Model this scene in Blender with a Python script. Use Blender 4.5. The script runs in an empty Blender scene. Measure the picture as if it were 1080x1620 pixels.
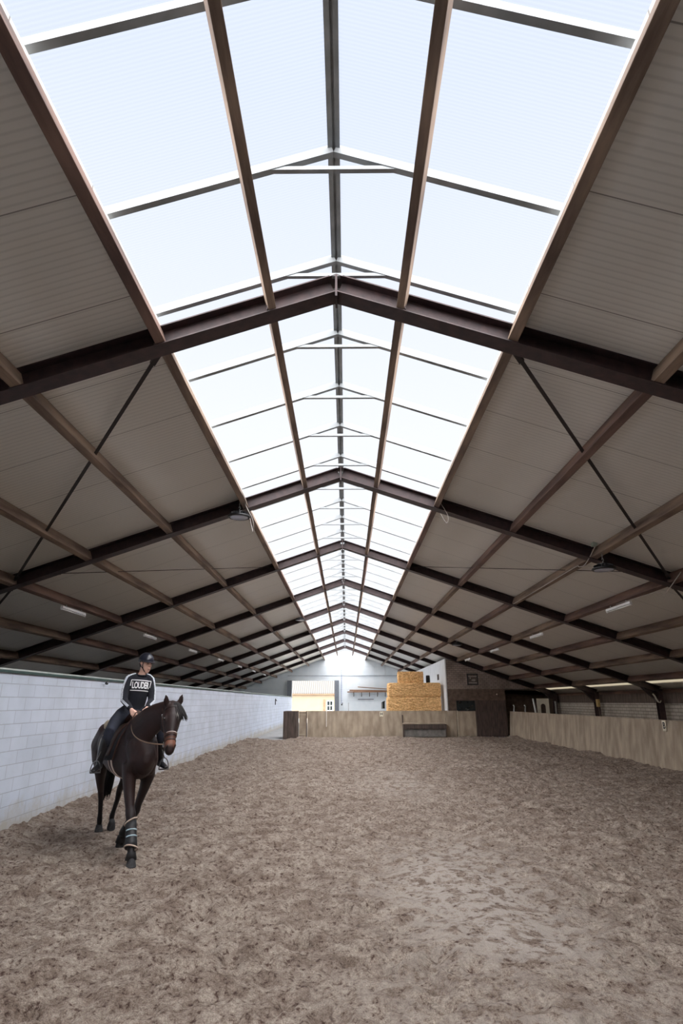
import bpy, bmesh, math, random
import numpy as np
from mathutils import Vector, Matrix
from mathutils.bvhtree import BVHTree

scene = bpy.context.scene
COL = scene.collection
rnd = random.Random(7)

# ------------------------------------------------------------------ camera, sky, exposure
PITCH, YAW, ROLL = 0.3126, -0.0071, -0.0019
CAM = Vector((0.0, 0.0, 1.8))
fwd = Vector((math.sin(YAW)*math.cos(PITCH), math.cos(YAW)*math.cos(PITCH), math.sin(PITCH)))
rgt0 = Vector((math.cos(YAW), -math.sin(YAW), 0))
up0 = rgt0.cross(fwd)
rgt = rgt0*math.cos(ROLL) + up0*math.sin(ROLL)
upv = up0*math.cos(ROLL) - rgt0*math.sin(ROLL)
cam_data = bpy.data.cameras.new('camera')
cam_data.sensor_fit = 'VERTICAL'
cam_data.sensor_height = 36.0
cam_data.lens = 930.0/1620.0*36.0
cam_data.clip_start = 0.05
cam_data.clip_end = 500
cam = bpy.data.objects.new('camera', cam_data)
M = Matrix.Identity(4)
for i in range(3):
    M[i][0] = rgt[i]; M[i][1] = upv[i]; M[i][2] = -fwd[i]; M[i][3] = CAM[i]
cam.matrix_world = M
COL.objects.link(cam)
scene.camera = cam

SKY, REAR_FILL = 0.47, 4.2
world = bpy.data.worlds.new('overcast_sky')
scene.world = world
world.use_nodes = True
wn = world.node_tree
bg = wn.nodes['Background']
# overcast sky: gently bluish overhead, with brightness added out of camera view
tc = wn.nodes.new('ShaderNodeTexCoord')
sep = wn.nodes.new('ShaderNodeSeparateXYZ')
wn.links.new(tc.outputs['Generated'], sep.inputs[0])
rampw = wn.nodes.new('ShaderNodeValToRGB')
rampw.color_ramp.elements[0].position = 0.0
rampw.color_ramp.elements[0].color = (0.97, 0.985, 1.0, 1)
rampw.color_ramp.elements[1].position = 0.80
rampw.color_ramp.elements[1].color = (0.74, 0.83, 1.0, 1)
e = rampw.color_ramp.elements.new(0.42); e.color = (0.94, 0.97, 1.0, 1)
wn.links.new(sep.outputs['Z'], rampw.inputs[0])
# sky overhead and behind, out of view, boosted as added fill for the hall
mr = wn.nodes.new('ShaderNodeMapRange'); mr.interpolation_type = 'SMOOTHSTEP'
mr.inputs[1].default_value = .44; mr.inputs[2].default_value = .02; mr.inputs[3].default_value = 0.0; mr.inputs[4].default_value = REAR_FILL
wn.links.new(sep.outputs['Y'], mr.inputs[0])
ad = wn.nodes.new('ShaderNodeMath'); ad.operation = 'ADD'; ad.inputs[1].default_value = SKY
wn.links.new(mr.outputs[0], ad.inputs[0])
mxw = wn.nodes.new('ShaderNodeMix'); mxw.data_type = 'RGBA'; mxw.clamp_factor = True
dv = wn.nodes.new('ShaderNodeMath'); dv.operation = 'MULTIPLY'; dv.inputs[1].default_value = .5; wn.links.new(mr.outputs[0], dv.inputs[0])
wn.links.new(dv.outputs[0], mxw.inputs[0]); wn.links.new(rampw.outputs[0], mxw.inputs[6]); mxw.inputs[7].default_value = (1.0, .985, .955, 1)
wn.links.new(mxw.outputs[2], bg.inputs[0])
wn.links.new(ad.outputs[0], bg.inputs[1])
world.cycles.sampling_method = 'AUTOMATIC'

scene.view_settings.view_transform = 'Standard'
scene.view_settings.look = 'None'
scene.view_settings.exposure = 1.05
scene.view_settings.gamma = 1.0
scene.view_settings.use_curve_mapping = False
scene.cycles.use_denoising = True
try:
    scene.cycles.denoiser = 'OPENIMAGEDENOISE'
except Exception:
    pass
scene.cycles.max_bounces = 10
scene.cycles.diffuse_bounces = 8
scene.cycles.transparent_max_bounces = 24
scene.cycles.sample_clamp_indirect = 6.0

# ------------------------------------------------------------------ materials
def mat(name, base, rough=0.7, metal=0.0, var=0.0, vscale=6.0, col2=None, bump=0.0, bscale=40.0, spec=0.5,
        stretch=None, detail=6.0, ramp=(0.35, 0.65)):
    m = bpy.data.materials.new(name); m.use_nodes = True
    nt = m.node_tree; b = nt.nodes['Principled BSDF']
    b.inputs['Roughness'].default_value = rough
    b.inputs['Metallic'].default_value = metal
    b.inputs['Specular IOR Level'].default_value = spec
    b.inputs['Base Color'].default_value = (*base, 1)
    tc = nt.nodes.new('ShaderNodeTexCoord')
    mp = nt.nodes.new('ShaderNodeMapping')
    nt.links.new(tc.outputs['Object'], mp.inputs[0])
    if stretch: mp.inputs['Scale'].default_value = stretch
    if var > 0 or col2:
        n = nt.nodes.new('ShaderNodeTexNoise'); n.inputs['Scale'].default_value = vscale
        n.inputs['Detail'].default_value = detail
        nt.links.new(mp.outputs[0], n.inputs['Vector'])
        r = nt.nodes.new('ShaderNodeValToRGB')
        c2 = col2 if col2 else tuple(max(0, c*(1-var)) for c in base)
        c1 = base if col2 else tuple(min(1, c*(1+var)) for c in base)
        r.color_ramp.elements[0].position = ramp[0]; r.color_ramp.elements[0].color = (*c2, 1)
        r.color_ramp.elements[1].position = ramp[1]; r.color_ramp.elements[1].color = (*c1, 1)
        nt.links.new(n.outputs['Fac'], r.inputs[0])
        nt.links.new(r.outputs[0], b.inputs['Base Color'])
    if bump > 0:
        n2 = nt.nodes.new('ShaderNodeTexNoise'); n2.inputs['Scale'].default_value = bscale
        n2.inputs['Detail'].default_value = 5
        nt.links.new(mp.outputs[0], n2.inputs['Vector'])
        bp = nt.nodes.new('ShaderNodeBump'); bp.inputs['Strength'].default_value = 1.0
        bp.inputs['Distance'].default_value = bump
        nt.links.new(n2.outputs['Fac'], bp.inputs['Height'])
        nt.links.new(bp.outputs[0], b.inputs['Normal'])
    return m

def brick_mat(name, plane, c1, c2, mortar, bw, bh, ms, rough=0.8, dirt=None, bump=0.004, offz=0.0):
    m = bpy.data.materials.new(name); m.use_nodes = True
    nt = m.node_tree; b = nt.nodes['Principled BSDF']; b.inputs['Roughness'].default_value = rough
    tc = nt.nodes.new('ShaderNodeTexCoord'); s = nt.nodes.new('ShaderNodeSeparateXYZ')
    nt.links.new(tc.outputs['Object'], s.inputs[0])
    c = nt.nodes.new('ShaderNodeCombineXYZ')
    nt.links.new(s.outputs['Y' if plane == 'yz' else 'X'], c.inputs[0])
    ad = nt.nodes.new('ShaderNodeMath'); ad.operation = 'ADD'; ad.inputs[1].default_value = offz
    nt.links.new(s.outputs['Z'], ad.inputs[0]); nt.links.new(ad.outputs[0], c.inputs[1])
    br = nt.nodes.new('ShaderNodeTexBrick')
    br.inputs['Scale'].default_value = 1.0
    br.inputs['Brick Width'].default_value = bw; br.inputs['Row Height'].default_value = bh
    br.inputs['Mortar Size'].default_value = ms; br.inputs['Mortar Smooth'].default_value = 0.2
    br.inputs['Bias'].default_value = 0.0
    br.inputs['Color1'].default_value = (*c1, 1); br.inputs['Color2'].default_value = (*c2, 1)
    br.inputs['Mortar'].default_value = (*mortar, 1)
    nt.links.new(c.outputs[0], br.inputs['Vector'])
    out = br.outputs['Color']
    n = nt.nodes.new('ShaderNodeTexNoise'); n.inputs['Scale'].default_value = 1.6; n.inputs['Detail'].default_value = 8
    nt.links.new(tc.outputs['Object'], n.inputs['Vector'])
    mx = nt.nodes.new('ShaderNodeMix'); mx.data_type = 'RGBA'; mx.blend_type = 'MULTIPLY'
    r = nt.nodes.new('ShaderNodeValToRGB')
    r.color_ramp.elements[0].position = 0.3; r.color_ramp.elements[0].color = (*(dirt or (0.8, 0.8, 0.78)), 1)
    r.color_ramp.elements[1].position = 0.6; r.color_ramp.elements[1].color = (1, 1, 1, 1)
    nt.links.new(n.outputs['Fac'], r.inputs[0])
    mx.inputs[0].default_value = 1.0
    nt.links.new(out, mx.inputs[6]); nt.links.new(r.outputs[0], mx.inputs[7])
    nt.links.new(mx.outputs[2], b.inputs['Base Color'])
    bp = nt.nodes.new('ShaderNodeBump'); bp.inputs['Distance'].default_value = bump; bp.invert = True
    nt.links.new(br.outputs['Fac'], bp.inputs['Height']); nt.links.new(bp.outputs[0], b.inputs['Normal'])
    return m, mx, nt, b

# white blocks of the left wall, with splashed sand near its foot (a stain on the paint)
M_BLOCK, mxn, nt, b = brick_mat('white_block', 'yz', (.70, .77, .90), (.665, .735, .865), (.56, .60, .70), .47, .1875, .006,
                                dirt=(.86, .87, .86), bump=.005)
s = nt.nodes.new('ShaderNodeSeparateXYZ'); t_ = nt.nodes.new('ShaderNodeTexCoord')
nt.links.new(t_.outputs['Object'], s.inputs[0])
nz = nt.nodes.new('ShaderNodeTexNoise'); nz.inputs['Scale'].default_value = 3.0; nz.inputs['Detail'].default_value = 10
nz.inputs['Roughness'].default_value = .7
nt.links.new(t_.outputs['Object'], nz.inputs['Vector'])
ma = nt.nodes.new('ShaderNodeMath'); ma.operation = 'MULTIPLY_ADD'; ma.inputs[1].default_value = -1.0; ma.inputs[2].default_value = 0.52
nt.links.new(s.outputs['Z'], ma.inputs[0])
mb_ = nt.nodes.new('ShaderNodeMath'); mb_.operation = 'ADD'; nt.links.new(ma.outputs[0], mb_.inputs[0]); nt.links.new(nz.outputs['Fac'], mb_.inputs[1])
rr = nt.nodes.new('ShaderNodeValToRGB'); rr.color_ramp.elements[0].position = .62; rr.color_ramp.elements[0].color = (0, 0, 0, 1)
rr.color_ramp.elements[1].position = 1.1 if False else .98; rr.color_ramp.elements[1].color = (.75, .75, .75, 1)
nt.links.new(mb_.outputs[0], rr.inputs[0])
m2 = nt.nodes.new('ShaderNodeMix'); m2.data_type = 'RGBA'
nt.links.new(rr.outputs[0], m2.inputs[0]); nt.links.new(mxn.outputs[2], m2.inputs[6]); m2.inputs[7].default_value = (.46, .42, .34, 1)
nt.links.new(m2.outputs[2], b.inputs['Base Color'])

M_BRICK = brick_mat('grey_brick', 'xz', (.36, .29, .25), (.28, .22, .19), (.16, .125, .11), .24, .105, .012, dirt=(.7, .68, .66))[0]
M_BRICK_R = brick_mat('pale_brick', 'yz', (.50, .45, .40), (.44, .40, .35), (.22, .19, .17), .40, .12, .014, dirt=(.75, .72, .7))[0]
M_GABLE = brick_mat('white_gable', 'xz', (.64, .68, .71), (.62, .66, .70), (.54, .58, .62), 5.2, 1.0, .012, dirt=(.9, .93, .94), bump=.002, offz=.1)[0]
M_CLAD = mat('white_cladding', (.78, .82, .86), .6, var=.04, vscale=2)
M_BROWNP = mat('brown_painted_wall', (.115, .078, .058), .8, var=.3, vscale=5)
M_BOARD = mat('weathered_board', (.47, .39, .30), .8, col2=(.30, .24, .18), vscale=1.6, stretch=(2.6, 2.6, .8), bump=.003, bscale=30, detail=10)
M_BOARD_D = mat('dark_board', (.085, .062, .052), .8, var=.4, vscale=2, stretch=(5, 5, .8), bump=.003)
M_STEEL = mat('oxide_steel', (.050, .027, .028), .55, metal=.1, col2=(.026, .016, .018), vscale=9, detail=8, bump=.001, bscale=60)
M_PURLIN = mat('aged_timber', (.27, .19, .135), .8, col2=(.085, .055, .042), vscale=2.2, stretch=(2.5, .35, 2.5), bump=.003, bscale=18, detail=10)
M_PURL2 = mat('aged_timber_red', (.21, .125, .095), .8, col2=(.07, .042, .036), vscale=2.2, stretch=(2.5, .35, 2.5), bump=.003, bscale=18, detail=10)
M_ALU = mat('grey_aluminium', (.20, .215, .225), .5, metal=.35, var=.15, vscale=5)
M_ROD = mat('dark_rod', (.03, .022, .022), .6, metal=.2, var=.2)
M_CONC = mat('concrete', (.42, .42, .42), .85, var=.12, vscale=1.5, bump=.002)
M_STRAW = mat('straw', (.86, .56, .27), .85, col2=(.52, .30, .11), vscale=12, stretch=(1, 1, 1.6), bump=.014, bscale=34, detail=12, ramp=(.32, .6))
M_WHITEM = mat('white_enamel', (.82, .83, .84), .4, var=.03)
M_BLACKM = mat('black_metal', (.02, .021, .024), .45, metal=.3, var=.2)
M_GALV = mat('galvanised', (.45, .47, .48), .4, metal=.7, var=.15)
M_PLANK = mat('plank_timber', (.25, .135, .075), .7, col2=(.13, .07, .04), vscale=3, stretch=(.4, 3, 3), bump=.002)
M_GATECOL = mat('grey_door_column', (.13, .145, .17), .6, var=.1)
M_DARKGLASS = mat('dark_glass', (.015, .02, .022), .15, spec=.6, var=.2)
M_CREAM = mat('cream_render', (.235, .19, .14), .9, var=.05, vscale=1.0)
M_TILE = bpy.data.materials.new('pale_tiles'); M_TILE.use_nodes = True
def setup_wave(m, axis, base, dark, period, rough=.8, bump=.02, thresh=.5):
    nt = m.node_tree; b = nt.nodes['Principled BSDF']; b.inputs['Roughness'].default_value = rough
    tc = nt.nodes.new('ShaderNodeTexCoord'); s = nt.nodes.new('ShaderNodeSeparateXYZ'); nt.links.new(tc.outputs['Object'], s.inputs[0])
    mu = nt.nodes.new('ShaderNodeMath'); mu.operation = 'MULTIPLY'; mu.inputs[1].default_value = 2*math.pi/period
    nt.links.new(s.outputs[axis], mu.inputs[0])
    si = nt.nodes.new('ShaderNodeMath'); si.operation = 'SINE'; nt.links.new(mu.outputs[0], si.inputs[0])
    r = nt.nodes.new('ShaderNodeMapRange'); r.inputs[1].default_value = -1; r.inputs[2].default_value = 1
    nt.links.new(si.outputs[0], r.inputs[0])
    cr = nt.nodes.new('ShaderNodeValToRGB'); cr.color_ramp.elements[0].color = (*dark, 1); cr.color_ramp.elements[1].color = (*base, 1)
    cr.color_ramp.elements[1].position = thresh
    nt.links.new(r.outputs[0], cr.inputs[0]); nt.links.new(cr.outputs[0], b.inputs['Base Color'])
    bp = nt.nodes.new('ShaderNodeBump'); bp.inputs['Distance'].default_value = bump
    nt.links.new(r.outputs[0], bp.inputs['Height']); nt.links.new(bp.outputs[0], b.inputs['Normal'])
    return nt, b, cr, s
setup_wave(M_TILE, 'X', (.125, .122, .118), (.075, .07, .066), .26, bump=.03)

# ribbed insulated roof sheets: fine ribs running down the slope, a joint every metre
M_ROOF = bpy.data.materials.new('ribbed_roof_sheet'); M_ROOF.use_nodes = True
nt, b, cr, s = setup_wave(M_ROOF, 'Y', (.74, .735, .70), (.64, .635, .605), .077, rough=.45, bump=.0022, thresh=.35)
fr = nt.nodes.new('ShaderNodeMath'); fr.operation = 'PINGPONG'; fr.inputs[1].default_value = .61
nt.links.new(s.outputs['Y'], fr.inputs[0])
lt = nt.nodes.new('ShaderNodeMath'); lt.operation = 'LESS_THAN'; lt.inputs[1].default_value = .006
nt.links.new(fr.outputs[0], lt.inputs[0])
mm = nt.nodes.new('ShaderNodeMix'); mm.data_type = 'RGBA'
nt.links.new(lt.outputs[0], mm.inputs[0]); nt.links.new(cr.outputs[0], mm.inputs[6]); mm.inputs[7].default_value = (.26, .25, .24, 1)
nz = nt.nodes.new('ShaderNodeTexNoise'); nz.inputs['Scale'].default_value = .9; nz.inputs['Detail'].default_value = 6
nr = nt.nodes.new('ShaderNodeValToRGB'); nr.color_ramp.elements[0].position = .3; nr.color_ramp.elements[0].color = (.82, .78, .74, 1)
nr.color_ramp.elements[1].position = .65
nt.links.new(nz.outputs['Fac'], nr.inputs[0])
m3 = nt.nodes.new('ShaderNodeMix'); m3.data_type = 'RGBA'; m3.blend_type = 'MULTIPLY'; m3.inputs[0].default_value = 1
nt.links.new(mm.outputs[2], m3.inputs[6]); nt.links.new(nr.outputs[0], m3.inputs[7]); nt.links.new(m3.outputs[2], b.inputs['Base Color'])

# multiwall polycarbonate glazing
M_GLASS = bpy.data.materials.new('polycarbonate'); M_GLASS.use_nodes = True
nt = M_GLASS.node_tree; nt.nodes.clear()
o_ = nt.nodes.new('ShaderNodeOutputMaterial'); tr = nt.nodes.new('ShaderNodeBsdfTransparent'); tl = nt.nodes.new('ShaderNodeBsdfTranslucent')
tc = nt.nodes.new('ShaderNodeTexCoord'); s = nt.nodes.new('ShaderNodeSeparateXYZ'); nt.links.new(tc.outputs['Object'], s.inputs[0])
mu = nt.nodes.new('ShaderNodeMath'); mu.operation = 'MULTIPLY'; mu.inputs[1].default_value = 2*math.pi/.03; nt.links.new(s.outputs['Y'], mu.inputs[0])
si = nt.nodes.new('ShaderNodeMath'); si.operation = 'SINE'; nt.links.new(mu.outputs[0], si.inputs[0])
cr = nt.nodes.new('ShaderNodeValToRGB'); cr.color_ramp.elements[0].color = (.925, .925, .945, 1); cr.color_ramp.elements[1].color = (.95, .95, .965, 1)
cr.color_ramp.elements[1].position = .3
nt.links.new(si.outputs[0], cr.inputs[0]); nt.links.new(cr.outputs[0], tr.inputs[0]); tl.inputs[0].default_value = (.9, .94, .97, 1)
mxs = nt.nodes.new('ShaderNodeMixShader'); mxs.inputs[0].default_value = .018
nt.links.new(tr.outputs[0], mxs.inputs[1]); nt.links.new(tl.outputs[0], mxs.inputs[2]); nt.links.new(mxs.outputs[0], o_.inputs[0])
M_GLASS_DIRTY = bpy.data.materials.new('dirty_eave_glazing'); M_GLASS_DIRTY.use_nodes = True
nt = M_GLASS_DIRTY.node_tree; nt.nodes.clear()
o_ = nt.nodes.new('ShaderNodeOutputMaterial'); tl = nt.nodes.new('ShaderNodeBsdfTranslucent'); tl.inputs[0].default_value = (.30, .28, .24, 1)
nt.links.new(tl.outputs[0], o_.inputs[0])

# ------------------------------------------------------------------ mesh helpers
class MB:
    def __init__(self): self.v = []; self.f = []
    def add(self, vs, fs):
        n = len(self.v); self.v += [tuple(v) for v in vs]; self.f += [tuple(i+n for i in f) for f in fs]; return self
    def box(self, x0, x1, y0, y1, z0, z1):
        vs = [(x, y, z) for x in (x0, x1) for y in (y0, y1) for z in (z0, z1)]
        return self.add(vs, [(0, 1, 3, 2), (4, 6, 7, 5), (0, 4, 5, 1), (2, 3, 7, 6), (0, 2, 6, 4), (1, 5, 7, 3)])
    def beam(self, p, q, w, h, side=(0, 1, 0)):
        p = Vector(p); q = Vector(q); u = (q-p).normalized(); s = Vector(side); s = (s-u*s.dot(u)).normalized(); n = s.cross(u)
        vs = [a + s*(i*w/2) + n*(j*h/2) for a in (p, q) for i in (-1, 1) for j in (-1, 1)]
        return self.add(vs, [(0, 1, 3, 2), (4, 6, 7, 5), (0, 4, 5, 1), (2, 3, 7, 6), (0, 2, 6, 4), (1, 5, 7, 3)])
    def loft(self, pts, rads, side=(0, 1, 0), n=12, caps=True):
        """rings along pts; rads = (half width along side, half height) per point"""
        P = [Vector(p) for p in pts]; R = [(r, r) if not isinstance(r, (tuple, list)) else r for r in rads]
        sides = side if isinstance(side, list) else [side]*len(P)
        T = []
        for i in range(len(P)):
            a = P[max(0, i-1)]; b2 = P[min(len(P)-1, i+1)]; T.append((b2-a).normalized())
        if caps:
            k = 0.5
            m0 = min(R[0]); m1 = min(R[-1])
            P = [P[0]-T[0]*m0*.6] + P + [P[-1]+T[-1]*m1*.6]
            R = [(R[0][0]*k, R[0][1]*k)] + R + [(R[-1][0]*k, R[-1][1]*k)]
            T = [T[0]] + T + [T[-1]]; sides = [sides[0]] + sides + [sides[-1]]
        vs = []; fs = []
        for c, (a, b2), t, sd in zip(P, R, T, sides):
            s = Vector(sd); s = s - t*s.dot(t)
            s = s.normalized() if s.length > 1e-4 else t.orthogonal().normalized()
            u = t.cross(s)
            for j in range(n):
                an = 2*math.pi*j/n
                vs.append(c + s*(a*math.cos(an)) + u*(b2*math.sin(an)))
        for i in range(len(P)-1):
            for j in range(n):
                fs.append((i*n+j, i*n+(j+1) % n, (i+1)*n+(j+1) % n, (i+1)*n+j))
        fs.append(tuple(range(n-1, -1, -1))); fs.append(tuple((len(P)-1)*n+j for j in range(n)))
        return self.add(vs, fs)
    def tube(self, pts, r, n=8): return self.loft(pts, [r]*len(pts) if not isinstance(r, list) else r, side=(.13, .27, .95), n=n, caps=False)
    def ball(self, c, r, n=12, m=8):
        rx, ry, rz = (r, r, r) if not isinstance(r, (tuple, list)) else r
        vs = [(c[0], c[1], c[2]-rz)]; fs = []
        for i in range(1, m):
            th = math.pi*i/m
            for j in range(n):
                a = 2*math.pi*j/n; vs.append((c[0]+rx*math.sin(th)*math.cos(a), c[1]+ry*math.sin(th)*math.sin(a), c[2]-rz*math.cos(th)))
        vs.append((c[0], c[1], c[2]+rz)); L = len(vs)-1
        for j in range(n):
            fs.append((0, 1+(j+1) % n, 1+j)); fs.append((L, 1+(m-2)*n+j, 1+(m-2)*n+(j+1) % n))
            for i in range(m-2): fs.append((1+i*n+j, 1+i*n+(j+1) % n, 1+(i+1)*n+(j+1) % n, 1+(i+1)*n+j))
        return self.add(vs, fs)
    def lathe(self, prof, c=(0, 0, 0), n=24):
        vs = []; fs = []
        for r, z in prof:
            for j in range(n):
                a = 2*math.pi*j/n; vs.append((c[0]+r*math.cos(a), c[1]+r*math.sin(a), c[2]+z))
        for i in range(len(prof)-1):
            for j in range(n): fs.append((i*n+j, i*n+(j+1) % n, (i+1)*n+(j+1) % n, (i+1)*n+j))
        return self.add(vs, fs)
    def prism(self, poly, axis, a0, a1):
        """poly of 2D points extruded along axis 'x','y' or 'z'"""
        def P(p, a): return {'x': (a, p[0], p[1]), 'y': (p[0], a, p[1]), 'z': (p[0], p[1], a)}[axis]
        n = len(poly); vs = [P(p, a0) for p in poly] + [P(p, a1) for p in poly]
        return self.add(vs, [tuple(range(n))[::-1], tuple(range(n, 2*n))] + [(i, (i+1) % n, n+(i+1) % n, n+i) for i in range(n)])
    def mesh(self, name):
        me = bpy.data.meshes.new(name); me.from_pydata(self.v, [], self.f); me.update()
        bm = bmesh.new(); bm.from_mesh(me); bmesh.ops.recalc_face_normals(bm, faces=bm.faces); bm.to_mesh(me); bm.free()
        return me
    def build(self, name, m, parent=None, smooth=False, bevel=0.0, loc=None, kind=None):
        me = self.mesh(name)
        if bevel:
            bm = bmesh.new(); bm.from_mesh(me)
            bmesh.ops.bevel(bm, geom=list(bm.edges), offset=bevel, segments=2, affect='EDGES', profile=.6)
            bm.to_mesh(me); bm.free()
        me.materials.append(m)
        if smooth: me.polygons.foreach_set('use_smooth', [True]*len(me.polygons))
        o = bpy.data.objects.new(name, me); COL.objects.link(o)
        if parent: o.parent = parent
        if loc: o.location = loc
        if kind: o['kind'] = kind
        return o

def tag(o, label, cat, group=None, kind=None):
    o['label'] = label; o['category'] = cat
    if group: o['group'] = group
    if kind: o['kind'] = kind
    return o
def thing(name, label, cat, loc=(0, 0, 0), rz=0.0, group=None):
    o = bpy.data.objects.new(name, None); COL.objects.link(o); o.location = loc; o.rotation_euler = (0, 0, rz)
    o.empty_display_size = .2
    return tag(o, label, cat, group)
def dup(root, **kw):
    r = root.copy(); COL.objects.link(r)
    for ch in root.children:
        c = ch.copy(); COL.objects.link(c); c.parent = r
        for g in ch.children:
            d = g.copy(); COL.objects.link(d); d.parent = c
    return r
def remesh(mb, name, m, parent, voxel=.012, smooth_it=6, fac=.5):
    """fuse overlapping lofts into one continuous smooth skin"""
    me = mb.mesh(name + '_src'); o = bpy.data.objects.new(name + '_src', me); COL.objects.link(o)
    md = o.modifiers.new('r', 'REMESH'); md.mode = 'VOXEL'; md.voxel_size = voxel
    ms = o.modifiers.new('s', 'SMOOTH'); ms.iterations = smooth_it; ms.factor = fac
    dg = bpy.context.evaluated_depsgraph_get()
    me2 = bpy.data.meshes.new_from_object(o.evaluated_get(dg))
    me2.name = name
    bpy.data.objects.remove(o); bpy.data.meshes.remove(me)
    me2.materials.clear(); me2.materials.append(m)
    me2.polygons.foreach_set('use_smooth', [True]*len(me2.polygons))
    o2 = bpy.data.objects.new(name, me2); COL.objects.link(o2)
    if parent: o2.parent = parent
    return o2

ORD = ['first', 'second', 'third', 'fourth', 'fifth', 'sixth', 'seventh', 'eighth', 'ninth', 'tenth', 'eleventh', 'twelfth']

# ------------------------------------------------------------------ the hall
XR = -0.093                       # ridge line
ZB = 6.115; SL = 0.3512           # underside of the rafters at the ridge, roof slope
FR = [5.53 + 5.644*k for k in range(9)]   # centre of each steel frame
YG = 56.2                         # far gable
Y0 = -3.0                         # rear of the hall, behind the photographer
def zr(dx): return ZB - SL*abs(dx)
HD = .225                         # rafter depth
XE = 11.45                        # half span to the columns
PUR = [.695, 1.888, 3.36, 4.88, 6.28, 7.68, 9.08, 10.42]
nrm = math.hypot(1, SL); ca = 1/nrm; sa = SL/nrm

# ground outside and the concrete base of the hall
MB().box(-60, 60, 56.5, 140, -.3, -.06).build('ground_yard', mat('pale_paving', (.62, .58, .52), .9, var=.1), kind='structure')
MB().box(-60, 60, -40, Y0, -.3, -.06).build('ground_rear', mat('pale_paving_rear', (.36, .34, .31), .9, var=.1), kind='structure')
fl_ = MB(); fl_.box(-12.2, -5.0, Y0, 56.5, -.3, -.03); fl_.box(8.75, 12.2, Y0, 34.0, -.3, -.03); fl_.box(-5.0, 12.2, 34.0, 56.5, -.3, -.03); fl_.box(-5.0, 8.75, Y0, 34.0, -.4, -.25); fl_.box(-4.95, -3.25, 31.6, 34.0, -.25, -.02)
fl_.build('floor_concrete', M_CONC, kind='structure')

# riding sand: real relief, hoof prints, churned ridges
def vnoise(x, y, seed, per=64):
    r = np.random.RandomState(seed); L = r.rand(per, per)
    xi = np.floor(x).astype(int); yi = np.floor(y).astype(int); fx = x-xi; fy = y-yi
    fx = fx*fx*(3-2*fx); fy = fy*fy*(3-2*fy)
    a = L[xi % per, yi % per]; b_ = L[(xi+1) % per, yi % per]; c = L[xi % per, (yi+1) % per]; d = L[(xi+1) % per, (yi+1) % per]
    return (a*(1-fx)+b_*fx)*(1-fy)+(c*(1-fx)+d*fx)*fy - .5
ys = [1.5]
while ys[-1] < 33.9: ys.append(ys[-1] + max(.022, .0034*ys[-1]))
ys[-1] = 33.9; ys = np.array(ys); xs = np.linspace(-4.9, 8.86, 560)
GX, GY = np.meshgrid(xs, ys)
flat = 1.1*np.exp(-(((GX-1.20)/.95)**2) - ((GY-6.4)/2.3)**2*.7) + .55*np.exp(-((GX-1.2)/1.0)**2-((GY-15.5)/2.5)**2)
flat = np.clip(flat*(1+1.4*vnoise(GX*1.3, GY*1.3, 31)), 0, 1)
H = .10*vnoise(GX*.8, GY*.8, 1) + .055*vnoise(GX*2.3+9, GY*2.3, 2)
rough_ = .050*vnoise(GX*4.6, GY*5.2, 3) + .036*vnoise(GX*9, GY*9.5, 4) + .030*vnoise(GX*15, GY*16, 8) + .020*vnoise(GX*25, GY*25, 5) + .006*vnoise(GX*42, GY*42, 6)
H = H + rough_*(1-.72*flat)
rs = np.random.RandomState(5)
for _ in range(2600):
    cx = rs.uniform(-4.7, 8.7); cy = 2.2 + 31.5*rs.rand()**1.0; an = rs.uniform(0, math.pi); ra = rs.uniform(.06, .13); rb = ra*rs.uniform(.7, 1.3)
    dpt = rs.uniform(.03, .08)
    i0, i1 = np.searchsorted(ys, [cy-.35, cy+.35]); j0, j1 = np.searchsorted(xs, [cx-.35, cx+.35])
    if i1 <= i0 or j1 <= j0: continue
    x = GX[i0:i1, j0:j1]-cx; y = GY[i0:i1, j0:j1]-cy
    u = (x*math.cos(an)+y*math.sin(an))/ra; v = (-x*math.sin(an)+y*math.cos(an))/rb
    q = u*u+v*v; k = 1-.75*flat[i0:i1, j0:j1]
    H[i0:i1, j0:j1] += k*(-dpt*np.exp(-q*1.4) + dpt*.28*np.exp(-((np.sqrt(q)-1.45)/.38)**2))
edge = np.clip(1-(GX+4.9)/.8, 0, 1)
H += .10*edge**1.5 + .10*np.clip(1-(8.86-GX)/.7, 0, 1)**1.5 + .02*np.clip((GY-31.5)/2.4, 0, 1)
H += .10*np.exp(-((GX+4.6)/.5)**2 - ((GY-30.6)/1.0)**2)
H -= .02
H -= .28*np.clip((GY-31.3)/.3, 0, 1)*np.clip((-3.0-GX)/.3, 0, 1)
HA = math.radians(27.6); HO = (-2.76, 8.25)      # the horse: heading, ground point under its elbows
def h2w(f, l): return HO[0]+f*math.sin(HA)+l*math.cos(HA), HO[1]-f*math.cos(HA)+l*math.sin(HA)
for f_, l_ in ((.56, -.02), (-.46, .0), (-1.66, -.13), (-1.62, .06)):
    wx, wy = h2w(f_, l_); k = np.exp(-(((GX-wx)**2+(GY-wy)**2)/.17**2)**2); H = H*(1-k) + .004*k
nr_, nc_ = GX.shape
V = np.stack([GX, GY, H], -1).reshape(-1, 3)
idx = np.arange(nr_*nc_).reshape(nr_, nc_)
Q = np.stack([idx[:-1, :-1], idx[:-1, 1:], idx[1:, 1:], idx[1:, :-1]], -1).reshape(-1, 4)
me = bpy.data.meshes.new('sand_footing'); me.vertices.add(len(V)); me.vertices.foreach_set('co', V.astype(np.float32).ravel())
me.loops.add(Q.size); me.loops.foreach_set('vertex_index', Q.astype(np.int32).ravel()); me.polygons.add(len(Q))
me.polygons.foreach_set('loop_start', np.arange(0, Q.size, 4, dtype=np.int32)); me.polygons.foreach_set('loop_total', np.full(len(Q), 4, dtype=np.int32))
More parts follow.
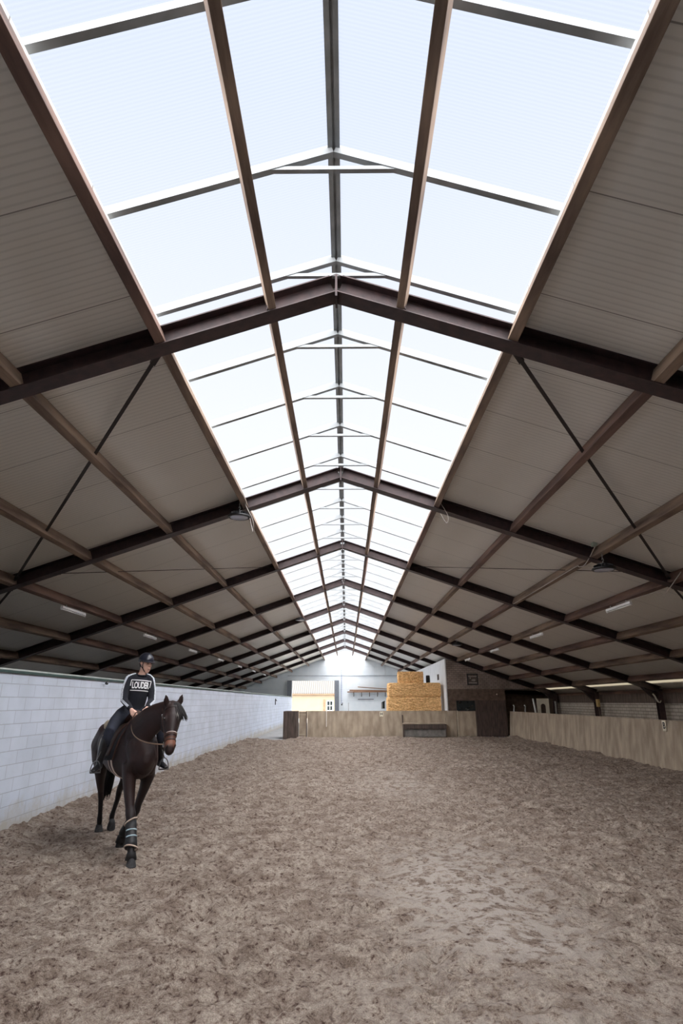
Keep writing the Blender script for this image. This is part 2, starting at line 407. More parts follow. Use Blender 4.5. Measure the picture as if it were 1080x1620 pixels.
me.update(calc_edges=True); me.polygons.foreach_set('use_smooth', [True]*len(Q))
at = me.attributes.new('packed', 'FLOAT', 'POINT'); at.data.foreach_set('value', flat.astype(np.float32).ravel())
sand = bpy.data.objects.new('floor_sand', me); COL.objects.link(sand); sand['kind'] = 'structure'
def ground_z(x, y):
    i = int(np.searchsorted(ys, y)); j = int(np.searchsorted(xs, x)); return float(H[min(i, nr_-1), min(j, nc_-1)])
M_SAND = bpy.data.materials.new('riding_sand'); M_SAND.use_nodes = True
nt = M_SAND.node_tree; b = nt.nodes['Principled BSDF']; b.inputs['Roughness'].default_value = .95; b.inputs['Specular IOR Level'].default_value = .2
tc = nt.nodes.new('ShaderNodeTexCoord')
def noise(sc, det=8, ro=.6):
    n = nt.nodes.new('ShaderNodeTexNoise'); n.inputs['Scale'].default_value = sc; n.inputs['Detail'].default_value = det; n.inputs['Roughness'].default_value = ro
    nt.links.new(tc.outputs['Object'], n.inputs['Vector']); return n
def rampn(src, stops):
    r = nt.nodes.new('ShaderNodeValToRGB')
    while len(r.color_ramp.elements) < len(stops): r.color_ramp.elements.new(.5)
    for el, (p_, c_) in zip(r.color_ramp.elements, stops): el.position = p_; el.color = (*c_, 1)
    nt.links.new(src, r.inputs[0]); return r
def mixn(fac, a, b_, mode='MIX'):
    m_ = nt.nodes.new('ShaderNodeMix'); m_.data_type = 'RGBA'; m_.blend_type = mode
    if isinstance(fac, float): m_.inputs[0].default_value = fac
    else: nt.links.new(fac, m_.inputs[0])
    nt.links.new(a, m_.inputs[6])
    if isinstance(b_, tuple): m_.inputs[7].default_value = (*b_, 1)
    else: nt.links.new(b_, m_.inputs[7])
    return m_.outputs[2]
c_big = rampn(noise(.45, 5).outputs['Fac'], [(.35, (.37, .322, .282)), (.65, (.435, .388, .345))])
c_mid = rampn(noise(4.5, 4, .55).outputs['Fac'], [(.36, (.62, .56, .53)), (.60, (1.06, 1.05, 1.03))])
c_spk = rampn(noise(24, 5, .62).outputs['Fac'], [(.35, (.28, .21, .20)), (.44, (.80, .76, .74)), (.56, (1.0, .99, .98)), (.68, (1.22, 1.21, 1.20))])
c_gr = rampn(noise(95, 3, .6).outputs['Fac'], [(.38, (.72, .68, .66)), (.62, (1.18, 1.17, 1.15))])
c1 = mixn(1.0, mixn(1.0, mixn(1.0, c_big.outputs[0], c_mid.outputs[0], 'MULTIPLY'), c_spk.outputs[0], 'MULTIPLY'), c_gr.outputs[0], 'MULTIPLY')
att = nt.nodes.new('ShaderNodeAttribute'); att.attribute_name = 'packed'
n_p = rampn(noise(7, 7, .7).outputs['Fac'], [(.46, (0, 0, 0)), (.53, (1, 1, 1))])
pm = nt.nodes.new('ShaderNodeMath'); pm.operation = 'MULTIPLY'; nt.links.new(att.outputs['Fac'], pm.inputs[0]); nt.links.new(n_p.outputs[0], pm.inputs[1])
c2 = mixn(pm.outputs[0], c1, (.47, .415, .37))
nt.links.new(c2, b.inputs['Base Color'])
nb1 = noise(26, 6, .6); nb2 = noise(110, 3, .6)
sb = nt.nodes.new('ShaderNodeMath'); sb.operation = 'MULTIPLY_ADD'; sb.inputs[1].default_value = .6
nt.links.new(nb2.outputs['Fac'], sb.inputs[0]); nt.links.new(nb1.outputs['Fac'], sb.inputs[2])
bp = nt.nodes.new('ShaderNodeBump'); bp.inputs['Distance'].default_value = .035; bp.inputs['Strength'].default_value = 1
nt.links.new(sb.outputs[0], bp.inputs['Height']); nt.links.new(bp.outputs[0], b.inputs['Normal'])
me.materials.append(M_SAND)

# walls
MB().box(-5.08, -4.9, Y0, YG-.4, -.1, 2.25).build('wall_left', M_BLOCK, kind='structure')
cap = MB(); cap.box(-5.12, -4.885, Y0, YG, 2.25, 2.275)
cap.build('trim_1', mat('wall_cap', (.55, .60, .58), .6, var=.1), kind='structure')
MB().box(-4.885, -4.868, Y0, YG, 2.215, 2.25).build('trim_2', mat('green_wall_rail', (.05, .09, .085), .6, var=.2), kind='structure')
MB().box(-11.9, -11.7, Y0, YG, 0, 2.25).build('wall_stable_side', M_CLAD, kind='structure')
MB().box(11.62, 11.8, Y0, YG, 0, 1.74).build('wall_right', M_BRICK_R, kind='structure')
MB().box(11.60, 11.66, Y0, YG, 1.74, 2.10).build('trim_3', M_BOARD_D, kind='structure')
MB().box(11.56, 11.68, Y0, YG, 2.10, 2.22).build('trim_8', M_PURL2, kind='structure')
MB().box(-11.9, 11.8, Y0-.2, Y0, -.3, 6.6).build('wall_rear', M_BRICK, kind='structure')
# far gable with the open doorway
g = MB()
xl, xr = -11.7, 11.62
zt = lambda x: ZB + HD + .02 - SL*abs(x-XR)
dx0, dx1, dz = -4.96, -1.06, 3.66
def gp(x0, x1, z0, t=.2):
    xsn = [x0] + ([XR] if x0 < XR < x1 else []) + [x1]
    poly = [(x0, z0), (x1, z0)] + [(x, zt(x)) for x in xsn[::-1]]
    g.prism(poly, 'y', YG, YG+t)
gp(xl, dx0, 0); gp(dx0, dx1, dz); gp(dx1, xr, 0)
g.build('wall_far_gable', M_GABLE, kind='structure')

# roof sheets: a slope each side below the skylight, thick insulated panels
zs = lambda dx: ZB + HD + .015 - SL*dx
XS = PUR[1] + .03
for sd, nm in ((-1, 'ceiling_left'), (1, 'ceiling_right')):
    m_ = MB()
    edges = [(XS, 12.1)] if sd < 0 else [(XS, 10.60), (11.25, 12.1)]
    for a, c in edges:
        poly = [(XR+sd*a, zs(a)), (XR+sd*c, zs(c)), (XR+sd*c, zs(c)+.06), (XR+sd*a, zs(a)+.06)]
        m_.prism(poly, 'y', Y0, YG+.3)
    m_.build(nm, M_ROOF, kind='structure')
m_ = MB(); a, c = 10.60, 11.25
m_.prism([(XR+a, zs(a)+.02), (XR+c, zs(c)+.02), (XR+c, zs(c)+.03), (XR+a, zs(a)+.03)], 'y', Y0, YG+.2)
m_.build('window_3', M_GLASS_DIRTY, kind='structure')
# skylight glazing on its raised kerbs
ZG = ZB + .40                      # underside of the glazing bars at the ridge
BH = .075
for sd, nm in ((-1, 'window_1'), (1, 'window_2')):
    m_ = MB(); z0 = ZG + BH + .035; a, c = 0.0, XS+.27
    m_.prism([(XR, z0), (XR+sd*c, z0-SL*c), (XR+sd*c, z0-SL*c+.012), (XR, z0+.012)], 'y', Y0, YG+.2)
    m_.build(nm, M_GLASS, kind='structure')
for sd, nm in ((-1, 'trim_4'), (1, 'trim_5')):
    m_ = MB(); x = XR+sd*(XS+.26)
    m_.box(x-.010, x+.010, Y0, YG, zs(XS+.26)+.06, ZG-SL*(XS+.26)+BH+.04)
    m_.build(nm, M_GLASS, kind='structure')

# ridge cap under the glazing
rc = MB()
rc.box(-.055, -.012, Y0, YG, 0, .035); rc.box(.012, .055, Y0, YG, 0, .035); rc.box(-.012, .012, Y0, YG, .02, .05)
o = rc.build('skylight_ridge_bar', M_ALU, loc=(XR, 0, ZG+BH+.0))
tag(o, 'grey double ridge bar running the whole length under the skylight peak', 'ridge bar')

# steel frames
def frame_parts(root):
    for sd in (-1, 1):
        m_ = MB(); L0 = 0.0; L1 = XE
        p0 = Vector((0, 0, 0)); 
        zc = ZB
        def pt(dx, off): return Vector((sd*dx, 0, zc - SL*dx)) + Vector((sd*sa, 0, ca))*off
        w = .22; tf = .014
        m_.beam(pt(0, tf/2), pt(L1, tf/2), w, tf); m_.beam(pt(0, HD-tf/2), pt(L1, HD-tf/2), w, tf)
        m_.beam(pt(0, HD/2), pt(L1, HD/2), .010, HD-tf)
        for dx in PUR: 
            for s2 in (-1, 1):   # cleats holding the purlins
                m_.box(sd*(dx+.058)-.006, sd*(dx+.058)+.006, s2*.03 if s2 > 0 else -.12, .12 if s2 > 0 else -.03, zr(dx+.06)+.02, zr(dx+.06)+.16)
        m_.build('rafter', M_STEEL, root)
        m_ = MB(); x = sd*XE; zt_ = zr(XE)+.12
        m_.box(x-.10, x+.10, -.10, -.088, -.03, zt_); m_.box(x-.10, x+.10, .088, .10, -.03, zt_); m_.box(x-.006, x+.006, -.088, .088, -.03, zt_)
        m_.prism([(x-sd*.1, zt_-.1), (x-sd*.6, zr(XE-.6)+.02), (x-sd*.1, zt_-.42)], 'y', -.01, .01)
        m_.beam((x-sd*.1, 0, zt_-.42), (x-sd*.6, 0, zr(XE-.6)), .18, .012)
        m_.build('column', M_STEEL, root)
    m_ = MB(); m_.box(-.012, .012, -.11, .11, ZB-.06, ZB+HD); m_.prism([(-.09, ZB+HD-.035), (0, ZB+HD-.006), (.09, ZB+HD-.035), (0, ZB+HD+.006)], 'y', -.11, .11); m_.build('ridge_plate', M_STEEL, root)
f0 = thing('steel_portal_frame', '', 'roof frame', (XR, FR[0], 0), group='dark oxide steel portal frames across the hall')
frame_parts(f0)
frames = [f0]
for k in range(1, 9):
    r = dup(f0); r.location = (XR, FR[k], 0); frames.append(r)
lab = ['nearest the camera, crossing above everything', 'next behind the nearest one, a round lamp at its left rafter']
for k, r in enumerate(frames):
    if k < 8: r['label'] = 'dark rusty steel roof frame, %s counted from the camera' % ORD[k]
    else: r['label'] = 'dark rusty steel roof frame, farthest, last before the white gable'

# purlins: one timber per bay and row, resting on the bottom flanges
bays = [(Y0, FR[0])] + [(FR[k], FR[k+1]) for k in range(8)] + [(FR[8], YG)]
rown = ['innermost row under the skylight', 'row along the skylight edge', 'third row from the ridge', 'fourth row from the ridge',
        'fifth row from the ridge', 'sixth row from the ridge', 'seventh row from the ridge', 'lowest row by the eaves']
for bi, (a, c) in enumerate(bays):
    for ri, dx in enumerate(PUR):
        for sd in (-1, 1):
            w, h = (.105, .20) if ri else (.085, .18)
            z0 = zr(dx) + .022; y0, y1 = a + (.02 if bi else 0), c - .015
            jit = rnd.uniform(-.008, .008)
            m_ = MB(); n_ = 6
            # slightly irregular sawn timber, chamfered lower end
            rr_ = [(y0 + (y1-y0)*t/n_) for t in range(n_+1)]
            vs = []; fs = []
            for t, y in enumerate(rr_):
                jx = rnd.uniform(-.003, .003); jz = rnd.uniform(-.003, .003)
                for (ux, uz) in ((-w/2, 0), (w/2, 0), (w/2, h), (-w/2, h)):
                    vs.append((ux+jx, y-a, uz+jz if uz == 0 else uz))
            for t in range(n_):
                for j in range(4): fs.append((t*4+j, t*4+(j+1) % 4, t*4+4+(j+1) % 4, t*4+4+j))
            fs += [(3, 2, 1, 0), (n_*4, n_*4+1, n_*4+2, n_*4+3)]
            m_.add(vs, fs)
            o = m_.build('timber_purlin', M_PURLIN if rnd.random() < .6 else M_PURL2, bevel=.006 if bi < 4 else 0)
            o.location = (XR+sd*dx+jit, a, z0); o.rotation_euler = (0, sd*math.atan(SL), 0)
            where = 'before the first steel frame' if bi == 0 else ('between %s and %s steel frames' % (ORD[bi-1], ORD[bi]) if bi < 9 else 'between last steel frame and gable')
            tag(o, 'timber roof purlin, %s slope, %s, %s' % ('left' if sd < 0 else 'right', rown[ri], where), 'purlin',
                'timber purlins between the steel frames')

# skylight glazing bars
def bar_parts(root):
    for sd in (-1, 1):
        m_ = MB()
        def pt(dx, off): return Vector((sd*dx, 0, ZG - SL*dx)) + Vector((sd*sa, 0, ca))*off
        m_.beam(pt(0, .028), pt(XS+.24, .028), .06, .055); m_.beam(pt(0, .085), pt(XS+.24, .085), .012, .06)
        m_.build('glazing_rafter', M_ALU, root)
    m_ = MB(); m_.beam((-.56, 0, ZG-SL*.56+.02), (.56, 0, ZG-SL*.56+.02), .045, .04); m_.build('collar_tie', M_ALU, root)
gb = thing('skylight_glazing_bar', '', 'glazing bar', (XR, 0, 0), group='grey glazing bars across the skylight')
bar_parts(gb)
y = 2.69-1.378*4; cnt = {}; first = True
ybars = []
while y < YG-.4:
    if y > Y0 and min(abs(y-f) for f in FR) > .06: ybars.append(y)
    y += 1.378
for y in ybars:
    r = gb if first else dup(gb); first = False
    r.location = (XR, y, 0)
    bi = sum(1 for f in FR if f < y); cnt[bi] = cnt.get(bi, 0)+1
    where = 'before the first steel frame' if bi == 0 else ('beyond the %s steel frame' % ORD[bi-1] if bi < 9 else 'beyond the farthest steel frame')
    r['label'] = 'peaked grey skylight glazing bar with collar tie, %s %s' % (ORD[cnt[bi]-1], where)

# wind bracing rods
def rod(A, B, lab_, w=.045):
    m_ = MB(); n_ = 8
    for i in range(n_):
        pass
    p = Vector((A[0], A[1], zr(A[0]-XR)+.10)); q = Vector((B[0], B[1], zr(B[0]-XR)+.10))
    m_.beam((0, 0, 0), q-p, w, .012, side=Vector((0, 0, 1)).cross(q-p))
    m_.beam((q-p)*.015, (q-p)*.04, w*1.3, .05, side=Vector((0, 0, 1)).cross(q-p))
    m_.beam((q-p)*.96, (q-p)*.985, w*1.3, .05, side=Vector((0, 0, 1)).cross(q-p))
    o = m_.build('bracing_rod', M_ROD, loc=p); tag(o, lab_, 'bracing rod', 'diagonal bracing under the roof')
for sd, nm in ((-1, 'left'), (1, 'right')):
    rod((XR+sd*1.93, FR[0]+.1), (XR+sd*6.25, FR[1]-.1), 'dark diagonal bracing rod, %s slope, first bay, from skylight edge outward' % nm)
    rod((XR+sd*6.33, FR[1]+.1), (XR+sd*11.3, FR[2]-.1), 'dark diagonal bracing rod, %s slope, second bay, outer end towards the eaves' % nm)
    rod((XR+sd*5.75, FR[1]+.1), (XR+sd*1.93, FR[2]-.1), 'thin bracing rod, %s slope, second bay, running back to skylight edge' % nm, .03)

# high-bay lamps
def lamp_parts(root, chain):
    m_ = MB(); m_.lathe([(0, .0), (.205, .0), (.215, .012), (.21, .035), (.15, .055), (.10, .062), (.10, .12), (.05, .125), (0, .125)], n=28); hs = m_.build('housing', M_BLACKM, root, smooth=False)
    m_ = MB()
    for i in range(18):
        a = 2*math.pi*i/18; c, s2 = math.cos(a), math.sin(a)
        m_.beam((.10*c, .10*s2, .085), (.17*c, .17*s2, .06), .006, .05, side=(-s2, c, 0))
    m_.build('cooling_fin', M_BLACKM, root)
    m_ = MB(); m_.lathe([(0, -.012), (.16, -.008), (.175, .002), (0, .002)], n=28); m_.build('lens', M_LENS, root, smooth=True)
    m_ = MB(); m_.tube([(0, 0, .125), (0, 0, .17), (.02, 0, .185), (.02, 0, .205), (0, 0, .22), (-.015, 0, .20)], .006); m_.build('hook', M_GALV, root)
    m_ = MB(); z = .21; k = 0
    while z < chain:
        a = (k % 2)*math.pi/2
        m_.tube([(.010*math.cos(a)*math.cos(t)+0, .010*math.sin(a)*math.cos(t), z+.018*math.sin(t)+.01) for t in [i*math.pi/4 for i in range(9)]], .0035, n=5)
        z += .028; k += 1
    m_.build('chain', M_GALV, root)
M_LENS = mat('lamp_lens', (.55, .60, .72), .2, spec=.6, var=.05)
L1 = thing('round_high_bay_lamp', 'round black high-bay lamp hanging at left skylight edge by second roof frame', 'lamp', (-2.06, 10.85, 5.20), group='round hanging lamps')
lamp_parts(L1, .32)
L2 = dup(L1); L2.location = (4.79, 10.75, 4.12); L2['label'] = 'round black high-bay lamp hanging under the right slope near second roof frame'
L3 = dup(L1); L3.location = (-2.0, 25.9, 5.20); L3['label'] = 'small distant round lamp hanging at the left skylight edge'
L4 = dup(L1); L4.location = (4.79, 26.0, 4.12); L4['label'] = 'small distant round lamp hanging under the right slope'
o = MB().box(-.04, .04, -.06, .06, 0, .13).build('junction_box', mat('pale_green_box', (.36, .42, .36), .5, var=.05), loc=(4.72, 10.85, 4.60), bevel=.008)
tag(o, 'pale grey-green junction box on purlin above right round lamp', 'junction box')
def cable(name, pts, lab_, r=.008, m=None):
    p0 = Vector(pts[0]); sm = []
    P = [Vector(p)-p0 for p in pts]
    for i in range(len(P)-1):
        a = P[max(i-1, 0)]; b2 = P[i]; c = P[i+1]; d = P[min(i+2, len(P)-1)]
        for t in (0, .25, .5, .75):
            sm.append(.5*((2*b2)+(-a+c)*t+(2*a-5*b2+4*c-d)*t*t+(-a+3*b2-3*c+d)*t**3))
    sm.append(P[-1])
    o = MB().tube(sm, r, n=6).build(name, m or M_WHITEM, loc=p0, smooth=True); tag(o, lab_, 'cable'); return o
zz = lambda x: zr(x-XR)
M_CABLE = mat('pale_cable', (.40, .36, .33), .6, var=.1)
cable('electric_cable', [(4.73, 10.8, 4.62), (4.70, 11.1, 4.44), (4.66, 11.3, 4.33), (4.66, 11.55, 4.36), (4.70, 11.9, 4.42), (4.72, 14, 4.42), (4.72, 16.6, 4.42)], 'thin pale cable from junction box along the right purlin', m=M_CABLE)
cable('electric_cable', [(1.78, 11.0, 5.72), (1.85, 10.95, 5.55), (2.0, 10.95, 5.25), (1.97, 11.0, 5.12), (1.88, 11.1, 5.35)], 'thin white loose cable dangling at right skylight edge', r=.006, m=M_CABLE)
cable('electric_cable', [(6.12, 10.6, 4.05), (6.10, 11.1, 3.80), (6.12, 11.3, 3.76), (6.14, 11.7, 3.86), (6.14, 13.4, 3.90)], 'thin pale cable drooping past second frame beside right tube light', m=M_CABLE)
cable('electric_cable', [(-1.95, 10.3, 5.55), (-1.90, 10.6, 5.45), (-1.93, 10.8, 5.42), (-1.82, 11.0, 5.20), (-1.84, 11.25, 5.02), (-1.98, 11.5, 5.46)], 'thin pale cable looping beside left round lamp', r=.01, m=M_CABLE)

# tube lights, one per bay on each fifth-row purlin
def tube_parts(root, two):
    L = 1.22
    m_ = MB(); m_.box(-.025, .025, -L/2, L/2, 0, .04); m_.prism([(-.025, 0), (.025, 0), (.04, -.015), (.037, -.017), (.022, -.005), (-.022, -.005), (-.037, -.017), (-.04, -.015)], 'y', -L/2, L/2)
    m_.build('batten', M_WHITEM, root)
    m_ = MB(); m_.tube([(0, -L/2+.02, -.03), (0, L/2-.02, -.03)], .016, n=10); m_.build('fluorescent_tube', M_TUBE, root, smooth=True)
    m_ = MB(); m_.box(-.02, .02, -L/2, -L/2+.02, -.05, 0); m_.box(-.02, .02, L/2-.02, L/2, -.05, 0); m_.build('lamp_holder', M_WHITEM, root)
    m_ = MB(); m_.tube([(0, -.4, .05), (0, -.4, .09)], .008); m_.tube([(0, .4, .05), (0, .4, .09)], .008); m_.build('hanger', M_GALV, root)
M_TUBE = mat('fluorescent_glass', (.88, .89, .90), .2, var=.02)
T1 = thing('tube_light', '', 'tube light', (XR-6.28, FR[1]+2.55, zr(6.28)-.05), group='tube lights under the roof')
tube_parts(T1, False)
k = 0
for sd in (-1, 1):
    for bi in range(1, 8):
        r = T1 if k == 0 else dup(T1); k += 1
        r.location = (XR+sd*6.28+sd*(-.02 if sd > 0 else 0), FR[bi]+2.6-(.4 if sd > 0 and bi == 1 else 0), zr(6.28)-.08)
        r['label'] = 'white tube light under the %s slope, between the %s and %s roof frames' % ('left' if sd < 0 else 'right', ORD[bi], ORD[bi+1]) if bi < 8 else ''

# ------------------------------------------------------------------ kickboards
KY = 34.0
rk = thing('kickboard', 'long weathered timber kickboard along the right side of arena', 'kickboard', (8.8, 6, 0))
y = 0.0; k = 0
while y < 27.9:
    L = min(2.44, 27.95-y)
    m_ = MB(); m_.prism([(0, -.03), (.13, 1.27), (.17, 1.27), (.04, -.03)], 'y', y+.004, y+L-.004)
    m_.build('board_panel', M_BOARD, rk)
    m_ = MB(); m_.beam((.09, y+.05, 0), (.20, y+.05, 1.22), .08, .08); m_.beam((.09, y+.05, 0), (.75, y+.05, 0), .06, .06); m_.beam((.70, y+.05, 0), (.20, y+.05, 1.0), .06, .06)
    m_.build('support_post', M_PURLIN, rk)
    y += L; k += 1
m_ = MB(); m_.box(.12, .21, 0, 27.95, 1.27, 1.30); m_.build('top_rail', M_BOARD, rk)
fk = thing('kickboard', 'weathered timber kickboard across the far end, hay bales behind', 'kickboard', (0, KY, 0))
for x0, x1 in ((-2.13, .01), (.01, 1.55), (1.55, 2.99), (2.99, 5.40), (5.40, 6.0)):
    m_ = MB(); m_.box(x0+.003, x1-.003, 0, .04, -.03, 1.31); m_.build('board_panel', M_BOARD if x0 != 2.99 else M_BOARD, fk)
for x in (-2.09, .01, 1.55, 2.99, 5.4):
    m_ = MB(); m_.box(x-.03, x+.03, .041, .12, -.03, 1.25); m_.build('support_post', M_PURLIN, fk)
m_ = MB(); m_.box(-2.13, 6.0, -.005, .06, 1.31, 1.335); m_.build('top_rail', M_BOARD, fk)
o = thing('arena_gate', 'timber arena gate with pale crossbars beside dark box post', 'gate', (-2.59, KY, 0))
m_ = MB(); m_.box(.01, .45, 0, .035, .0, 1.31); m_.build('board_panel', M_BOARD, o)
m_ = MB(); m_.box(.01, .45, -.02, 0, 1.12, 1.17); m_.build('crossbar', M_PL := mat('pale_gate_bar', (.50, .43, .33), .7, var=.1), o)
m_ = MB(); m_.box(.01, .45, -.02, 0, .10, .15); m_.build('crossbar', M_PL, o)
m_ = MB(); m_.box(.40, .45, -.03, 0, .0, 1.34); m_.build('gate_stile', M_BOARD_D, o)
o = MB().box(0, .70, -1.4, .1, -.03, 1.34).build('box_post', M_BOARD_D, loc=(-3.30, KY, 0), bevel=.01)
tag(o, 'dark brown boarded wall end at left end of far kickboard', 'post')
o = MB().box(-.02, .02, -.012, 0, 0, .82).build('gate_bolt', mat('pale_latch', (.72, .70, .66), .5, var=.1), loc=(-1.08, KY, .52))
tag(o, 'pale upright bolt strip on the far kickboard below the doorway', 'latch')
# mounting bench against the far kickboard
o = thing('timber_bench', 'low weathered timber bench fixed against far kickboard under hay bales', 'bench', (4.2, KY-.02, 0))
m_ = MB(); m_.box(-1.15, 1.17, -.42, 0, .66, .71); m_.build('seat', M_BOARD, o)
m_ = MB(); m_.box(-1.10, 1.12, -.40, -.36, .42, .64); m_.build('apron', M_BOARD_D, o)
for x in (-1.15, 1.12):
    m_ = MB(); m_.box(x, x+.05, -.40, -.02, .0, .66); m_.build('leg', M_BOARD_D, o)
m_ = MB(); m_.box(-1.17, -1.11, -.05, 0, .71, 1.12); m_.build('arm_post', M_BOARD_D, o)
m_ = MB(); m_.box(-1.10, 1.12, -.30, -.26, .02, .40); m_.build('back_panel', mat('grey_bench_board', (.20, .19, .18), .8, var=.2), o)

# letters on the boards
def letter(ch, size, name, label, loc, rot, wpl, hpl):
    root = thing(name, label, 'sign', loc); root.rotation_euler = rot
    MB().box(-wpl/2, wpl/2, -hpl/2, hpl/2, -.006, 0).build('plate', M_SIGN, root)
    cu = bpy.data.curves.new('letter', 'FONT'); cu.body = ch; cu.size = size; cu.align_x = 'CENTER'; cu.align_y = 'CENTER'; cu.extrude = .002; cu.offset = .006
    to = bpy.data.objects.new('letter', cu); COL.objects.link(to)
    me_ = bpy.data.meshes.new_from_object(to.evaluated_get(bpy.context.evaluated_depsgraph_get())); bpy.data.objects.remove(to)
    me_.materials.clear(); me_.materials.append(M_BLACKM)
    lo = bpy.data.objects.new('letter', me_); COL.objects.link(lo); lo.parent = root; lo.location = (0, 0, .003)
M_SIGN = mat('cream_sign', (.80, .76, .62), .5, var=.03)
letter('H', .20, 'letter_sign', 'small cream plate with black letter H on far kickboard', (1.92, KY-.008, 1.17), (math.pi/2, 0, 0), .19, .24)
letter('B', .24, 'letter_sign', 'small cream plate with black letter B on right kickboard', (8.88, 17.55, 1.15), (math.pi/2, 0, -math.pi/2), .20, .28)

# ------------------------------------------------------------------ brick store room at the far right
RX0 = 5.56
zt2 = lambda x: ZB - .02 - SL*abs(x-XR)
def wallp(name, x0, x1, z0, z1f, m, y0=KY+.02, y1=KY+.2):
    MB().prism([(x0, z0), (x1, z0), (x1, z1f(x1)), (x0, z1f(x0))], 'y', y0, y1).build(name, m, kind='structure')
wallp('wall_storeroom_brick', RX0, 11.3, 2.47, zt2, M_BRICK)
wallp('wall_storeroom_upper', RX0, 8.75, 1.87, lambda x: 2.47, M_BROWNP, y0=KY+.0)
wallp('wall_storeroom_pier', RX0, 6.03, 0, lambda x: 1.87, M_BROWNP, y0=KY+.05)
wallp('wall_storeroom_lower', 7.13, 8.75, 0, lambda x: 1.87, mat('dark_painted_boards', (.075, .052, .045), .8, var=.35, vscale=3, stretch=(5, 5, .8)), y0=KY+.0)
wallp('wall_storeroom_recess', 8.75, 11.3, 0, lambda x: 2.47, M_BROWNP, y0=KY+1.2, y1=KY+1.4)
MB().box(8.75, 11.3, KY, KY+1.2, 2.40, 2.47).build('trim_6', M_BOARD_D, kind='structure')
MB().prism([(KY+.2, 0), (YG, 0), (YG, zt2(RX0)), (KY+.2, zt2(RX0))], 'x', RX0, RX0+.15).build('wall_storeroom_side', M_CLAD, kind='structure')
MB().box(RX0-.03, RX0+.02, KY-.02, KY+.22, 1.3, zt2(RX0)).build('trim_7', mat('white_corner', (.6, .62, .64), .6, var=.03), kind='structure')
d = MB().box(6.03, 7.13, KY+.03, KY+.08, 0, 1.87).build('door_1', M_BOARD_D, kind='structure')
MB().box(6.10, 7.06, KY+.0, KY+.03, .02, 1.31).build('door_board', M_BOARD, d)
MB().box(6.05, 7.09, KY+.015, KY+.03, 1.33, 1.85).build('door_glass', M_DARKGLASS, d)
MB().box(6.03, 6.10, KY-.03, KY+.03, 0, 1.34).build('door_stile', M_PL, d)
MB().box(7.06, 7.13, KY-.02, KY+.03, 0, 1.87).build('door_jamb', M_BOARD_D, d)
# framed picture-like window in the brick
w_ = thing('framed_panel', 'dark framed square panel high on the brick wall, small horse picture', 'picture', (7.02, KY+.0, 2.68))
m_ = MB(); m_.box(-.30, .30, -.03, .02, 0, .05); m_.box(-.30, .30, -.03, .02, .56, .61); m_.box(-.30, -.25, -.03, .02, .05, .56); m_.box(.25, .30, -.03, .02, .05, .56); m_.build('frame', M_BLACKM, w_)
MB().box(-.25, .25, -.01, .015, .05, .56).build('backing', mat('panel_back', (.09, .07, .06), .6, var=.4, vscale=8), w_)
m_ = MB(); m_.box(-.23, .23, -.015, -.01, .43, .49); m_.box(-.23, .23, -.015, -.01, .08, .15); m_.ball((-.13, -.016, .37), (.04, .006, .04)); m_.ball((.05, -.016, .26), (.12, .006, .06)); m_.build('motif', mat('pale_motif', (.30, .27, .24), .6, var=.1), w_)
w2 = MB().box(RX0-.02, RX0, 36.6, 37.2, 3.05, 3.38).build('wall_vent', mat('vent_dark', (.05, .035, .03), .8, var=.2)); tag(w2, 'small dark square vent high on white side wall above hay', 'vent')
o = MB().ball((0, 0, 0), (.05, .05, .05)).build('wall_fitting', mat('brass_lamp', (.5, .38, .3), .4, var=.1), loc=(8.3, KY-.05, 2.18)); tag(o, 'small round pale fitting on the dark brown wall', 'wall fitting')

# ------------------------------------------------------------------ straw bales
def bale(sx, sy, sz, seed, n=12):
    """squared bale with ragged straw relief, bulging between its strings"""
    r = np.random.RandomState(seed); bm = bmesh.new(); bmesh.ops.create_cube(bm, size=1.0)
    bmesh.ops.subdivide_edges(bm, edges=list(bm.edges), cuts=26, use_grid_fill=True)
    for v in bm.verts:
        x, y, z = v.co*2
        k = .985 + .0*x
        rnd_ = (abs(x)**8+abs(y)**8+abs(z)**8)**(1/8)
        q = Vector((x, y, z))/max(rnd_, 1e-6)*1.0
        q = Vector((x, y, z)).lerp(q, .35)
        bulge = 1-.025*math.exp(-(math.sin(x*math.pi*2.5)/.16)**2)
        j = r.uniform(-.017, .017, 3)
        v.co = Vector((q.x*sx/2 + j[0], q.y*sy/2*(bulge) + j[1]*1.5, q.z*sz/2*(bulge) + j[2])) + Vector((0, 0, sz/2))
    me_ = bpy.data.meshes.new('straw_bale'); bm.to_mesh(me_); bm.free(); me_.materials.append(M_STRAW); return me_
def place_bale(loc, s, label, seed, rz=0):
    root = thing('straw_bale', label, 'straw bale', loc, rz, 'stacked straw bales')
    me_ = bale(*s, seed); o = bpy.data.objects.new('bale_body', me_); COL.objects.link(o); o.parent = root
    for t in range(5):
        x = -s[0]/2 + s[0]*(t+.5)/5
        a, c = s[1]/2*.985, s[2]
        MB().tube([(x, -a, .03), (x, -a, c-.02), (x, a, c-.02), (x, a, .03), (x, -a, .03)], .006, n=4).build('baling_twine', M_TWINE, root)
    return root
M_TWINE = mat('orange_twine', (.55, .33, .12), .7, var=.1)
pal = thing('wooden_pallet', 'wooden pallet under the straw stack, hidden behind kickboard', 'pallet', (3.90, 35.6, -.03))
for i in range(7): MB().box(-1.5, 1.5, -.55+i*.17, -.43+i*.17, .10, .125).build('deck_board', M_PLANK, pal)
for x in (-1.4, 0, 1.4): MB().box(x-.05, x+.05, -.6, .6, 0, .10).build('bearer', M_PLANK, pal)
place_bale((3.88, 35.6, .095), (3.02, 1.25, .98), 'large straw bale, lowest of the stack behind the far kickboard', 1)
place_bale((3.86, 35.6, 1.075), (3.06, 1.25, .99), 'large straw bale, middle of stack, just above far kickboard', 2)
